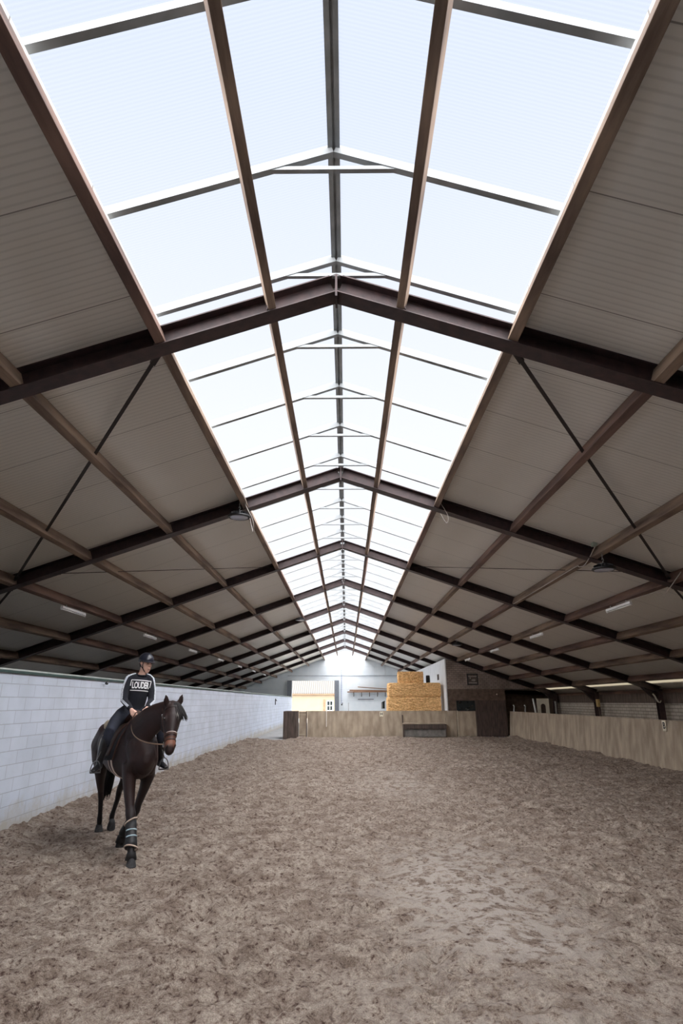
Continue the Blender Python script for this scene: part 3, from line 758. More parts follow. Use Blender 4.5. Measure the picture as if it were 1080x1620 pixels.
place_bale((3.90, 35.6, 2.065), (3.02, 1.22, .77), 'large straw bale, upper big one carrying the small bale', 3, .02)
place_bale((3.73, 35.6, 2.835), (1.46, .9, .63), 'small straw bale lying on top of the big stack', 4, -.03)
o = MB(); o.lathe([(0, 0), (.11, 0), (.125, .12), (.12, .36), (.105, .43), (0, .44)], n=16); o = o.build('dark_drum', M_BLACKM, loc=(4.76, 35.6, 2.835), smooth=True); tag(o, 'dark upright drum standing beside the small top bale', 'drum')

# ------------------------------------------------------------------ gable fittings
o = thing('sliding_door_post', 'dark blue-grey upright post left of the bright doorway', 'post', (-5.17, YG-.25, 0)); MB().box(-.20, .20, -.1, .1, -.03, 3.68).build('post', M_GATECOL, o); 
o = thing('sliding_door_post', 'grey upright post right of the bright doorway', 'post', (-.86, YG-.25, 0)); MB().box(-.20, .20, -.1, .1, -.03, 3.68).build('post', M_GATECOL, o)
o = MB(); o.box(-5.3, 5.2, -.03, 0, 0, .05)
for i in range(38): o.box(.3+i*.13, .34+i*.13, -.06, -.03, -.03, .02)
o = o.build('door_track', mat('grey_track', (.35, .38, .42), .5, metal=.4, var=.1), loc=(-.1, YG, 4.08)); tag(o, 'thin grey horizontal rail across the white gable', 'rail')
o = MB()
for i in range(16): o.tube([(0, -.03, i*.19), (0, -.03, i*.19+.10)], .045, n=6)
o.box(-.02, .02, -.03, 0, 0, 3.1); o = o.build('gable_chain', mat('pale_blue_chain', (.42, .46, .60), .6, var=.15), loc=(-.42, YG, 1.7)); tag(o, 'pale blue chain-like upright on gable beside the doorway', 'chain')
o = MB().box(-.012, .012, -.04, 0, 0, 1.15).build('gable_conduit', M_GALV, loc=(3.6, YG, 4.1)); tag(o, 'thin grey conduit down the gable from the roof', 'conduit')
# plank rack
rk2 = thing('plank_rack', 'wall rack of short brackets under the stored planks', 'rack', (.4, YG, 0))
for i in range(5):
    MB().box(.25+i*.72, .31+i*.72, -.55, 0, 2.56, 2.62).build('bracket', M_BOARD_D, rk2)
    MB().beam((.28+i*.72, -.30, 2.56), (.28+i*.72, 0, 2.28), .06, .05).build('brace', M_BOARD_D, rk2)
pl = [((-.05, -.45, 2.66), (4.5, -.45, 2.68), .26, .09, 'lowest and longest plank'), ((.15, -.25, 2.80), (4.6, -.28, 2.74), .2, .12, 'thick dark plank at the back'),
      ((.9, -.35, 3.10), (4.7, -.42, 2.83), .14, .07, 'plank lying aslant on top'), ((.5, -.50, 2.74), (3.9, -.50, 2.76), .1, .05, 'thin pale front plank')]
for i, (p, q, w, h, la) in enumerate(pl):
    p = Vector(p); q = Vector(q); o = MB().beam((0, 0, 0), q-p, w, h).build('timber_plank', M_PLANK, loc=p+Vector((.15, YG, 0)), bevel=.004); tag(o, 'brown timber plank on the gable rack, ' + la, 'plank', 'planks on the gable rack')
o = thing('tube_light', 'grey tube light on gable wall below the plank rack', 'tube light', (1.78, YG, 1.99)); MB().box(-.72, .72, -.09, 0, 0, .07).build('batten', M_GATECOL, o)
m_ = MB(); m_.tube([(-.7, -.07, -.03), (.7, -.07, -.03)], .02); m_.build('fluorescent_tube', M_TUBE, o)
o = thing('barn_window', 'small dark arched window low on white gable left of bales', 'window', (3.36, YG, 1.20)); 
m_ = MB(); m_.prism([(-.17, 0), (.17, 0), (.17, .70), (-.02, .64), (-.17, .55)], 'y', -.02, 0); m_.build('pane', M_DARKGLASS, o)
m_ = MB(); m_.box(-.13, -.09, -.03, -.02, .02, .55); m_.box(.13, .16, -.03, -.02, .02, .6); m_.box(-.15, .15, -.03, -.02, .0, .03); m_.build('frame', M_GALV, o)
o = MB(); o.beam((0, -.05, 0), (.14, -.05, .18), .05, .05); o.ball((.05, -.05, .02), .07); o = o.build('wall_bracket', M_BLACKM, loc=(-.45, YG-.3, 1.55)); tag(o, 'small dark bracket on gable just right of door post', 'bracket')
o = MB().box(-.03, .03, -.03, .03, -.03, 1.75).build('thin_post', M_GALV, loc=(.18, 50, 0)); tag(o, 'thin grey upright pole behind far kickboard near the gable', 'pole')
# wall hook on the left wall
o = MB(); o.box(0, .05, -.05, .05, 0, .40); o.beam((.05, 0, .35), (.12, 0, .25), .05, .04); o = o.build('wall_hook', M_BLACKM, loc=(-4.9, 42.5, 1.62)); tag(o, 'small dark bracket near far end of white left wall', 'bracket')
o = MB(); o.beam((.0, 0, 0), (.06, -.06, .05), .02, .02); o.ball((.03, 0, 0), (.03, .04, .02)); o = o.build('wall_peg', M_BLACKM, loc=(-4.87, 12.35, 2.16)); tag(o, 'tiny dark peg at top of white wall above the rider', 'peg')

# things on the walkway behind the right kickboard
o = thing('arched_white_panel', 'white panel with arched opening standing behind the right kickboard', 'jump stand', (10.05, 31.7, -.03))
m_ = MB(); W = .66; Hh = 1.98; n_ = 12
outer = []; inner = []
for i in range(n_+1):
    t = math.pi*i/n_; inner.append((.13*math.cos(t), 1.60+.13*math.sin(t)))
vs = []; fs = []
path_o = [(.30, 0), (.30, Hh), (-.30, Hh), (-.30, 0)]
for y in (-.03, .03):
    m_.add([(x, y, z) for x, z in path_o] + [(x, y, z) for x, z in [(.13, 0)] + inner + [(-.13, 0)]],
           [(0, 4) + tuple(range(5, 5+n_//2+1)) + (1,), (1,) + (5+n_//2,) + (2,), (2,) + tuple(range(5+n_//2, 5+n_+1)) + (6+n_, 3)])
pin = [(.13, 0)] + inner + [(-.13, 0)]
for A_ in (path_o, pin):
    for i in range(len(A_)-1):
        (x0, z0), (x1, z1) = A_[i], A_[i+1]; m_.add([(x0, -.03, z0), (x1, -.03, z1), (x1, .03, z1), (x0, .03, z0)], [(0, 1, 2, 3)])
m_.build('panel', M_WARM := mat('offwhite_paint', (.62, .58, .50), .6, var=.06), o)
o = MB().beam((0, 0, 0), (-.22, 0, 1.98), .10, .05).build('leaning_white_board', M_WHITEM, loc=(9.75, 31.6, -.03)); tag(o, 'narrow white board leaning left of the arched panel', 'board')
o = MB().box(-.03, .03, -.05, .05, 0, 1.85).build('grey_board', M_GALV, loc=(10.75, 31.9, -.03)); tag(o, 'narrow grey upright board right of the arched panel', 'board')
o = MB().box(-.09, .09, -.05, .05, 0, 1.95).build('dark_board', M_BOARD_D, loc=(10.55, 32.0, -.03)); tag(o, 'dark upright board just right of the arched panel', 'board')
o = thing('stable_broom', 'upright broom behind right kickboard between two columns', 'broom', (10.65, 26.0, -.03))
MB().tube([(0, 0, 0), (-.10, 0, 1.62)], .022).build('handle', M_BOARD_D, o); MB().box(-.14, -.06, -.10, .10, 1.62, 1.92).build('broom_head', mat('straw_brush', (.42, .30, .12), .8, var=.2), o)
o = MB(); o.tube([(0, 0, 0), (-.06, 0, .10), (-.10, 0, .20), (-.16, 0, .28)], .028); o.tube([(0, 0, 0), (.06, 0, -.02), (.10, 0, .05)], .02); o = o.build('white_hook', mat('dull_white', (.45, .43, .38), .5, var=.1), loc=(11.22, 22.3, 1.78)); tag(o, 'small white bracket at head of column behind letter B', 'bracket')
for x, la in ((8.95, 'left'), (9.55, 'right')):
    o = MB().tube([(0, 0, 0), (0, 0, 1.4), (.03, 0, 1.58), (-.02, 0, 1.66)], .03).build('short_pole', M_GALV, loc=(x, 33.2, -.03), smooth=True); tag(o, 'short dull pole behind kickboard corner, %s of the pair' % la, 'pole', 'poles behind the kickboard corner')

# ------------------------------------------------------------------ the farm building outside the doorway
fb = thing('farm_building', 'cream rendered farm building with pale tiled roof outside the doorway', 'building', (-4, 75, -.06))
MB().box(-9, 9, 0, 6, 0, 2.85).build('wall', M_CREAM, fb)
m_ = MB(); m_.prism([(-.35, 2.78), (5.5, 6.4), (5.5, 6.5), (-.35, 2.92)], 'x', -9.3, 9.3); m_.build('roof', M_TILE, fb)
MB().box(-9.3, 9.3, -.38, -.28, 2.70, 2.80).build('gutter', M_PLANK, fb)
wd = MB().box(1.62, 2.42, -.03, 0, .85, 2.02).build('window', M_WHITEM, fb)
for i in range(2):
    for j in range(2): MB().box(1.68+i*.36, 1.98+i*.36, -.05, -.03, .92+j*.55, 1.40+j*.55).build('pane', M_DARKGLASS, wd)
MB().box(1.25, 1.40, -.10, 0, .5, 2.15).build('door_frame', M_PLANK, fb)

# ------------------------------------------------------------------ horse and rider
HROT = math.atan2(-math.cos(HA), math.sin(HA))
def bvh_of(*objs):
    vs = []; fs = []
    for o in objs:
        n = len(vs); vs += [v.co.copy() for v in o.data.vertices]; fs += [tuple(i+n for i in p.vertices) for p in o.data.polygons]
    return BVHTree.FromPolygons(vs, fs)
def cast(bvh, P, N, far=.6):
    N = Vector(N).normalized(); P = Vector(P)
    h = bvh.ray_cast(P+N*far, -N, far*1.6)
    return h[0] if h[0] is not None else P
def ribbon(bvh, path, width, name, m, parent, wdir=None, thick=.004, lift=.001, closed=False, far=.6):
    """path: (point, outward normal) pairs laid on a surface"""
    mb = MB(); n = len(path); vs = []
    for i, (P, N) in enumerate(path):
        N = Vector(N).normalized(); P = Vector(P)
        a = Vector(path[(i-1) % n if closed else max(0, i-1)][0]); c = Vector(path[(i+1) % n if closed else min(n-1, i+1)][0])
        w = Vector(wdir) if wdir else (c-a).cross(N)
        w = w.normalized()
        for s in (-1, 1):
            h = cast(bvh, P+w*(s*width/2), N, far)
            vs += [h+N*lift, h+N*(lift+thick)]
    fs = []
    for i in range(n if closed else n-1):
        a = i*4; c = ((i+1) % n)*4
        fs += [(a, a+1, c+1, c), (a+1, a+3, c+3, c+1), (a+3, a+2, c+2, c+3), (a+2, a, c, c+2)]
    if not closed: fs += [(0, 2, 3, 1), ((n-1)*4, (n-1)*4+1, (n-1)*4+3, (n-1)*4+2)]
    mb.add(vs, fs); return mb.build(name, m, parent, smooth=False)
def ring(c, axis, n=28, a0=0, a1=360, ref=None):
    ax = Vector(axis).normalized(); r = Vector(ref) if ref else Vector((0, 0, 1)); r = (r-ax*r.dot(ax)).normalized(); u = ax.cross(r)
    out = []
    full = abs(a1-a0) >= 360
    for i in range(n):
        a = math.radians(a0+(a1-a0)*i/(n if full else n-1)); N = r*math.cos(a)+u*math.sin(a); out.append((Vector(c)+N*.001, N))
    return out
def lerpP(A, B, t): return Vector(A).lerp(Vector(B), t)

# coat: near-black bay with a warm brown muzzle and a small star (markings stored on the skin)
M_COAT = bpy.data.materials.new('dark_bay_coat'); M_COAT.use_nodes = True
nt = M_COAT.node_tree; b = nt.nodes['Principled BSDF']; b.inputs['Roughness'].default_value = .52; b.inputs['Specular IOR Level'].default_value = .35
tc = nt.nodes.new('ShaderNodeTexCoord')
n1 = rampn(noise(3.0, 6).outputs['Fac'], [(.35, (.014, .008, .008)), (.65, (.030, .0135, .0125))])
a1 = nt.nodes.new('ShaderNodeAttribute'); a1.attribute_name = 'muzzle'
a2 = nt.nodes.new('ShaderNodeAttribute'); a2.attribute_name = 'star'
a3 = nt.nodes.new('ShaderNodeAttribute'); a3.attribute_name = 'points'
c0 = mixn(a3.outputs['Fac'], n1.outputs[0], (.010, .008, .009))
c1 = mixn(a1.outputs['Fac'], c0, (.16, .062, .036))
c2 = mixn(a2.outputs['Fac'], c1, (.55, .52, .48))
nt.links.new(c2, b.inputs['Base Color'])
nh = noise(160, 3); bpn = nt.nodes.new('ShaderNodeBump'); bpn.inputs['Distance'].default_value = .0015
nt.links.new(nh.outputs['Fac'], bpn.inputs['Height']); nt.links.new(bpn.outputs[0], b.inputs['Normal'])

horse = thing('horse', 'dark bay horse walking towards camera beside white wall, carrying the rider', 'horse', (HO[0], HO[1], 0), HROT)
def hw(f, l, z): return Vector((f, l, z))
mb = MB(); Y_ = (0, 1, 0)
# trunk
mb.loft([(.40, .08, 1.13), (.33, .08, 1.12), (.22, .075, 1.13), (.08, .06, 1.17), (-.10, .035, 1.21), (-.35, -.005, 1.18), (-.65, -.035, 1.17), (-.95, -.06, 1.21), (-1.2, -.08, 1.27), (-1.42, -.09, 1.29), (-1.56, -.09, 1.25), (-1.62, -.09, 1.22)],
        [(.08, .12), (.13, .19), (.165, .26), (.195, .33), (.225, .37), (.275, .35), (.305, .33), (.30, .315), (.285, .30), (.25, .26), (.17, .18), (.09, .10)], side=Y_, n=24)
mb.loft([(.10, 0, 1.48), (-.12, 0, 1.545), (-.35, 0, 1.48)], [(.06, .06), (.055, .06), (.08, .05)], side=Y_, n=12)   # withers
for s in (-1, 1):
    mb.loft([(.02, .05+s*.11, 1.40), (.12, .06+s*.115, 1.25), (.22, .075+s*.10, 1.10), (.12, .06+s*.115, .98)], [(.06, .12), (.085, .15), (.085, .13), (.075, .10)], side=Y_, n=14)   # shoulder
    mb.loft([(-1.12, -.07+s*.17, 1.40), (-1.28, -.08+s*.195, 1.20), (-1.34, -.08+s*.18, 1.0), (-1.30, -.07+s*.17, .90)], [(.12, .17), (.15, .23), (.12, .20), (.09, .14)], side=Y_, n=14)   # haunch
# neck bending to its left
NS = [(.02, .0, 1.36), (.14, .03, 1.45), (.27, .10, 1.555), (.39, .18, 1.63), (.49, .25, 1.68), (.555, .305, 1.715)]
NR = [(.15, .27), (.125, .235), (.10, .20), (.085, .17), (.078, .145), (.075, .12)]
sds = [(-.15, 1, 0), (-.3, .95, 0), (-.5, .85, 0), (-.6, .8, 0), (-.55, .85, 0), (-.3, .95, 0)]
mb.loft(NS, NR, side=[Vector(q) for q in sds], n=20)
# head
HE = Vector((.985, .17, 0)).normalized(); HSIDE = Vector((-.17, .985, .03)).normalized()
PO = Vector((.56, .315, 1.735)); MZ = Vector((.84, .262, 1.235)); HAX = (MZ-PO).normalized(); HFR = HAX.cross(HSIDE).normalized()
if HFR.dot(HE) < 0: HFR = -HFR
LH = (MZ-PO).length
def HP(t, fr, sd): return PO + HAX*(LH*t) + HFR*fr + HSIDE*sd
mb.loft([HP(-.06, 0, 0), HP(.10, .005, 0), HP(.26, -.005, 0), HP(.42, -.012, 0), HP(.60, .0, 0), (HP(.78, .004, 0)), HP(.92, .006, 0), HP(1.02, 0, 0)],
        [(.078, .085), (.102, .115), (.118, .140), (.100, .135), (.074, .100), (.062, .078), (.066, .074), (.052, .055)], side=HSIDE, n=20)
for s in (-1, 1):
    mb.loft([HP(.22, -.07, s*.055), HP(.36, -.09, s*.058), HP(.46, -.075, s*.05)], [(.04, .06), (.042, .075), (.035, .05)], side=HSIDE, n=12)  # jowl
    mb.loft([HP(.22, .06, s*.085), HP(.30, .055, s*.093), HP(.38, .045, s*.082)], [.024, .03, .022], side=HSIDE, n=10)   # brow and eye bone
    mb.loft([HP(.84, .045, s*.038), HP(.93, .045, s*.045)], [.022, .024], side=HSIDE, n=10)   # nostril
    # ears: pointed, cupped forward
    b0 = HP(-.01, .02, s*.062); tip = b0 + Vector((0.02, 0, .135)) + HSIDE*(s*.05 - .01) + HFR*.03
    mid = b0.lerp(tip, .45) + HSIDE*(s*.012)
    mb.loft([b0, mid, b0.lerp(tip, .8), tip], [(.032, .026), (.042, .022), (.026, .014), (.007, .007)], side=HSIDE, n=12, caps=False)
mb.loft([HP(.97, -.045, 0), HP(1.03, -.03, 0)], [(.04, .025), (.03, .02)], side=HSIDE, n=10)    # lower lip
# legs
def leg(P, R_, side=(0, 1, 0)): mb.loft(P, R_, side=side, n=14)
leg([(.08, -.06, 1.05), (.10, -.06, .92), (.17, -.05, .74), (.25, -.035, .56), (.29, -.025, .49), (.33, -.022, .42), (.42, -.018, .28), (.49, -.018, .17), (.54, -.018, .10)],
    [(.10, .15), (.088, .125), (.072, .085), (.055, .060), (.064, .062), (.050, .050), (.038, .042), (.044, .048), (.040, .044)])
leg([(.04, .17, 1.05), (.02, .19, .90), (-.02, .16, .74), (-.08, .115, .55), (-.10, .10, .47), (-.15, .08, .40), (-.27, .04, .28), (-.37, .015, .18), (-.42, .005, .11)],
    [(.10, .15), (.085, .12), (.062, .080), (.046, .052), (.052, .056), (.040, .044), (.031, .036), (.039, .044), (.036, .042)])
leg([(-1.28, -.26, 1.0), (-1.30, -.25, .86), (-1.42, -.22, .68), (-1.52, -.19, .56), (-1.55, -.18, .50), (-1.56, -.17, .42), (-1.60, -.155, .26), (-1.63, -.148, .16), (-1.63, -.145, .10)],
    [(.11, .19), (.088, .13), (.058, .075), (.044, .058), (.042, .055), (.036, .044), (.032, .038), (.040, .044), (.037, .042)])
leg([(-1.26, .10, 1.0), (-1.22, .11, .86), (-1.30, .09, .69), (-1.42, .06, .57), (-1.44, .055, .51), (-1.47, .05, .43), (-1.57, .03, .28), (-1.63, .02, .19), (-1.63, .02, .13)],
    [(.11, .19), (.088, .13), (.058, .075), (.044, .058), (.042, .055), (.036, .044), (.032, .038), (.040, .044), (.037, .042)])
hbody = remesh(mb, 'body', M_COAT, horse, voxel=.0125, smooth_it=5)
me = hbody.data
co = np.zeros(len(me.vertices)*3, np.float32); me.vertices.foreach_get('co', co); co = co.reshape(-1, 3)
tm = (co-np.array(PO))@np.array(HAX)/LH; fr_ = (co-np.array(PO))@np.array(HFR); sd_ = (co-np.array(PO))@np.array(HSIDE)
near = (np.abs(sd_) < .2) & (np.abs(fr_) < .25) & (co[:, 0] > .5)
muz = np.clip((tm-.70)/.08, 0, 1)*np.clip((.97-tm)/.10, 0, 1)*near*np.clip((.06+fr_)/.05, 0.3, 1)
star = np.exp(-((tm-.29)/.055)**2 - ((sd_-.008)/.017)**2)*(fr_ > .05)*near
pts_ = np.clip((.62-co[:, 2])/.25, 0, 1)
for nm_, arr in (('muzzle', muz), ('star', np.clip(star*1.6, 0, 1)), ('points', pts_)):
    a_ = me.attributes.new(nm_, 'FLOAT', 'POINT'); a_.data.foreach_set('value', arr.astype(np.float32))
HB = bvh_of(hbody)

M_HOOF = mat('hoof_horn', (.022, .021, .023), .75, var=.5, vscale=20)
def hoof(c, yaw=0, pitch=0.0):
    m_ = MB(); n = 16; prof = [(.060, .062, 0), (.058, .060, .012), (.046, .048, .065), (.038, .040, .092), (.02, .02, .098)]
    vs = []; fs = []
    for (a, b2, z) in prof:
        for j in range(n):
            t = 2*math.pi*j/n; x = math.cos(t)*b2*1.08 - z*.42 + .01; y = math.sin(t)*a
            vs.append((x, y, z))
    for i in range(len(prof)-1):
        for j in range(n): fs.append((i*n+j, i*n+(j+1) % n, (i+1)*n+(j+1) % n, (i+1)*n+j))
    fs.append(tuple(range(n-1, -1, -1))); fs.append(tuple((len(prof)-1)*n+j for j in range(n)))
    m_.add(vs, fs); o = m_.build('hoof', M_HOOF, horse, smooth=True); o.location = c; o.rotation_euler = (0, pitch, yaw); return o
hoof((.60, -.018, -.01)); hoof((-.455, .0, .012), pitch=.25); hoof((-1.615, -.145, 0)); hoof((-1.60, .02, .045), pitch=.65)

# mane, forelock, tail as many fine locks
M_HAIR = mat('black_horsehair', (.010, .008, .009), .75, var=.4, vscale=30)
mr_ = random.Random(3)
def locks(name, roots, n, r0=.008):
    m_ = MB()
    for k in range(n):
        t = mr_.random(); P, D, L = roots(t); P = Vector(P); D = Vector(D)
        j = Vector((mr_.uniform(-1, 1), mr_.uniform(-1, 1), mr_.uniform(-.3, .3)))*.012
        pts = [P+j*.3]
        for i in range(1, 5):
            g = i/4; pts.append(P + D*(L*g) + Vector((0, 0, -L*.35*g*g)) + j*(1+g*1.5))
        m_.loft(pts, [(r0*(1-.75*i/4), r0*.5) for i in range(5)], side=(mr_.uniform(-1, 1), 1, .2), n=5, caps=False)
    return m_.build(name, M_HAIR, horse, smooth=True)
crest = []
for P, R2, sdv in zip(NS, NR, sds):
    i = NS.index(P); a_ = Vector(NS[max(0, i-1)]); c_ = Vector(NS[min(len(NS)-1, i+1)]); t_ = (c_-a_).normalized(); s_ = Vector(sdv); s_ = (s_-t_*s_.dot(t_)).normalized(); u_ = t_.cross(s_)
    if u_.z < 0: u_ = -u_
    crest.append((Vector(P)+u_*(R2[1]*.93), s_, u_))
def mane_root(t):
    q = t*(len(crest)-1); i = min(int(q), len(crest)-2); g = q-i
    P = crest[i][0].lerp(crest[i+1][0], g); s_ = crest[i][1]; u_ = crest[i][2]
    return P, (s_*.55+u_*.02+Vector((0, 0, -.75))).normalized(), .17*(.6+.6*mr_.random())
locks('mane', mane_root, 260)
def fore_root(t):
    return HP(-.04, .085, -.015+.055*t), (HAX*.85+HFR*.32+HSIDE*(.16+.34*t)).normalized(), .21*(.6+.5*mr_.random())
fl = locks('forelock', fore_root, 90, .007)
m_ = MB()
for k in range(150):
    a_ = mr_.uniform(0, 6.28); r_ = mr_.random()**.5
    dx_, dy_ = math.cos(a_)*r_, math.sin(a_)*r_
    zend = .40 + .18*mr_.random()
    pts = []
    for g in (0, .12, .3, .55, .8, 1):
        z = 1.36 + (zend-1.36)*g; back = -1.60 - .10*math.sin(min(g*4, 1)*math.pi/2) + .02*g
        sp = .03+.055*math.sin(g*math.pi*.75)
        pts.append((back+dx_*sp, -.10*g+dy_*sp, z))
    m_.loft(pts, [(.007, .006)]*4+[(.006, .004), (.002, .002)], side=(1, .3, 0), n=5, caps=False)
m_.build('tail', M_HAIR, horse, smooth=True)
M_EYE = mat('horse_eye', (.01, .007, .006), .08, spec=.8, var=.2)
for s in (-1, 1):
    c_ = HP(.30, .055, s*.112); MB().ball((0, 0, 0), .019, 14, 10).build('eye', M_EYE, horse, smooth=True, loc=c_)
    c_ = HP(.93, .064, s*.047); o = MB(); o.ball((0, 0, 0), (.010, .008, .016)); o.build('nostril', mat('nostril_dark%d' % s, (.012, .008, .008), .6, var=.1), horse, smooth=True, loc=c_)

# leg boots on the forelegs
M_BOOT = mat('black_neoprene', (.012, .012, .014), .6, var=.2); M_FLEECE = mat('fleece_trim', (.50, .40, .33), .95, var=.15, vscale=40, bump=.004, bscale=120)
M_TEAL = mat('pale_blue_strap', (.42, .55, .62), .5, var=.1)
def tendon_boot(P0, P1, r0, r1, name='leg_boot', trim=True):
    P0 = Vector(P0); P1 = Vector(P1); m_ = MB()
    m_.loft([P0.lerp(P1, t) for t in (0, .25, .6, .85, 1)], [r0*1.0, r0*1.02, (r0+r1)/2*1.02, r1*1.1, r1*1.05], side=(0, 1, 0), n=18, caps=False)
    o = m_.build(name, M_BOOT, horse, smooth=True)
    ax = (P1-P0).normalized()
    if trim:
        for t, rr_ in ((0.0, r0*1.1), (1.0, r1*1.12)):
            c_ = P0.lerp(P1, t); f1 = Vector((0, 1, 0)); f1 = (f1-ax*f1.dot(ax)).normalized(); f2 = ax.cross(f1)
            tilt = -.40 if t == 0 else .32
            MB().tube([c_ + f1*(rr_*math.cos(a)) + f2*(rr_*math.sin(a)) + ax*(tilt*rr_*math.cos(a)) for a in [i*math.pi/10 for i in range(21)]], .009, n=8).build('fleece_cuff', M_FLEECE, o, smooth=True)
        for t in (.38, .62):
            c_ = P0.lerp(P1, t); m2 = MB(); f1 = Vector((0, 1, 0)); f2 = ax.cross(f1).normalized(); rr_ = (r0+(r1-r0)*t)*1.05
            m2.tube([c_ + f1*(rr_*math.cos(a)) + f2*(rr_*math.sin(a)) for a in [math.pi*(.5+i/36) for i in range(-12, 13)]], .0075, n=6)
            m2.build('strap', M_TEAL, o)
    return o
tendon_boot((.335, -.022, .42), (.495, -.018, .165), .066, .066)
tendon_boot((-.18, .075, .385), (-.375, .015, .165), .054, .058, trim=False)
def bell(c, r):
    m_ = MB(); m_.lathe([(.045, .085), (.05, .07), (r, 0), (r-.008, 0), (.044, .07)], n=20); o = m_.build('overreach_boot', M_BOOT, horse, smooth=True); o.location = c
bell((.555, -.018, .055), .068); bell((-.43, .0, .06), .07)

# bridle
M_LEATHER = mat('brown_leather', (.045, .020, .014), .6, var=.3); M_LEATHER_D = mat('dark_leather', (.02, .012, .011), .45, var=.3)
br = MB(); 
bridle = ribbon(HB, [(p, n) for p, n in ring(HP(.66, 0, 0), HAX, ref=HFR, n=30)], .030, 'bridle', M_LEATHER, horse, wdir=HAX, closed=True, thick=.006, far=.16)
ribbon(HB, ring(HP(.80, 0, 0), (HAX+HFR*.12), ref=HFR, n=30), .018, 'flash_band', M_LEATHER, bridle, wdir=HAX, closed=True, thick=.006, far=.15)
ribbon(HB, [(p, n) for p, n in ring(HP(.66, 0, 0)+HAX*-.012, HAX, ref=HFR, n=15, a0=-55, a1=55)], .006, 'noseband_piping', mat('pale_piping', (.55, .45, .42), .5, var=.05), bridle, wdir=HAX, thick=.0095, far=.16)
for s in (-1, 1):
    path = []
    for i in range(13):
        g = i/12; t = .74-.76*g; fr2 = -.035 + .02*math.sin(g*3.14) - .02*g
        path.append((HP(t, fr2, s*.03*(1-g*.3)), HSIDE*s+HFR*.15))
    ribbon(HB, path, .016, 'cheek_strap', M_LEATHER, bridle, thick=.005, far=.15)
    path = [(HP(.06, .09*math.cos(a), s*.09*math.sin(a)), HFR*math.cos(a)+HSIDE*(s*math.sin(a))) for a in [j*math.pi/2/8 for j in range(9)]]
    ribbon(HB, path, .018, 'browband', M_LEATHER_D, bridle, wdir=HAX, thick=.005, far=.15)
    path = [(HP(.06+.42*j/8, -.12*math.sin(j/8*1.5), s*(.085-.07*(j/8))), HSIDE*s - HFR*.6*(j/8)) for j in range(9)]
    ribbon(HB, path, .013, 'throat_lash', M_LEATHER_D, bridle, thick=.004, far=.13)
    c_ = cast(HB, HP(.80, -.045, 0), HSIDE*s, .2) + HSIDE*(s*.012)
    f1, f2 = HAX, HFR
    MB().tube([c_+f1*(.033*math.cos(a))+f2*(.033*math.sin(a)) for a in [i*math.pi/8 for i in range(17)]], .0045, n=6).build('bit_ring', M_CHROME if 'M_CHROME' in globals() else (globals().setdefault('M_CHROME', mat('bit_chrome', (.65, .68, .70), .2, metal=.9, var=.05))), bridle, smooth=True)
    c2 = cast(HB, HP(.16, -.02, 0), HSIDE*s, .15) + HSIDE*(s*.008)
    MB().box(-.012, .012, -.006, .006, -.014, .014).build('buckle', M_CHROME, bridle, loc=c2, bevel=.003)
    if s < 0: BIT_R = c_
    else: BIT_L = c_

# saddle with flaps, pad and girth
saddle = thing('saddle', 'brown leather saddle with dark pad and cream-edged girth on the horse', 'saddle', (HO[0], HO[1], 0), HROT)
ZS = lambda f: cast(HB, (f, 0, 1.2), (0, 0, 1), 1.0).z
mb = MB()
fs_ = [-.20, -.28, -.38, -.50, -.60, -.68, -.73]
tops = [.115, .085, .045, .035, .05, .085, .10]; wid = [.09, .12, .13, .15, .16, .15, .10]
mb.loft([(f, 0, ZS(f)+t*.5) for f, t in zip(fs_, tops)], [(w, t*.5+.02) for w, t in zip(wid, tops)], side=Y_, n=18)
remesh(mb, 'seat', M_LEATHER, saddle, voxel=.012, smooth_it=4)
def shell(outline_fn, name, m, off, parent, nf=14, nz=14, thick=.010):
    """sheet hugging both flanks; outline_fn(u) gives front/back f at depth v"""
    for s in (-1, 1):
        vs = []; m_ = MB()
        for iz in range(nz+1):
            v = iz/nz
            fa, fb, z = outline_fn(v)
            if s > 0: fa -= .16; fb -= .04
            for i_f in range(nf+1):
                u = i_f/nf; f = fa+(fb-fa)*u
                z_ = z + .02*math.sin(u*math.pi)*(-1 if v > .8 else 0)
                ang = v; 
                # direction fans from upward to sideways
                N = Vector((0, s*math.sin(min(1, .25+v*1.1)*math.pi/2), math.cos(min(1, .25+v*1.1)*math.pi/2)))
                h = cast(HB, (f, s*.02, z_-.10*(1-v)), N, .40)
                vs.append(h+N*off); vs.append(h+N*(off+thick))
        W = (nf+1)*2; fs = []
        for iz in range(nz):
            for i_f in range(nf):
                a = iz*W+i_f*2; c = a+W
                fs += [(a, a+2, c+2, c), (a+1, c+1, c+3, a+3)]
        for iz in range(nz):
            a = iz*W; c = a+W; fs += [(a, c, c+1, a+1)]; a = iz*W+nf*2; c = a+W; fs += [(a, a+1, c+1, c)]
        for i_f in range(nf):
            a = i_f*2; fs += [(a, a+1, a+3, a+2)]; a = nz*W+i_f*2; fs += [(a, a+2, a+3, a+1)]
        m_.add(vs, fs); m_.build(name, m, parent, smooth=True)
M_PAD = mat('dark_saddle_pad', (.018, .018, .024), .9, var=.3); M_PADEDGE = mat('cream_binding', (.62, .55, .42), .8, var=.1)
shell(lambda v: (.0-.22*v, -.86+.10*v, 1.54-.46*v), 'saddle_pad', M_PAD, .004, saddle)
shell(lambda v: (-.12-.16*v, -.58+.02*v, 1.52-.38*v), 'flap', M_LEATHER, .018, saddle)
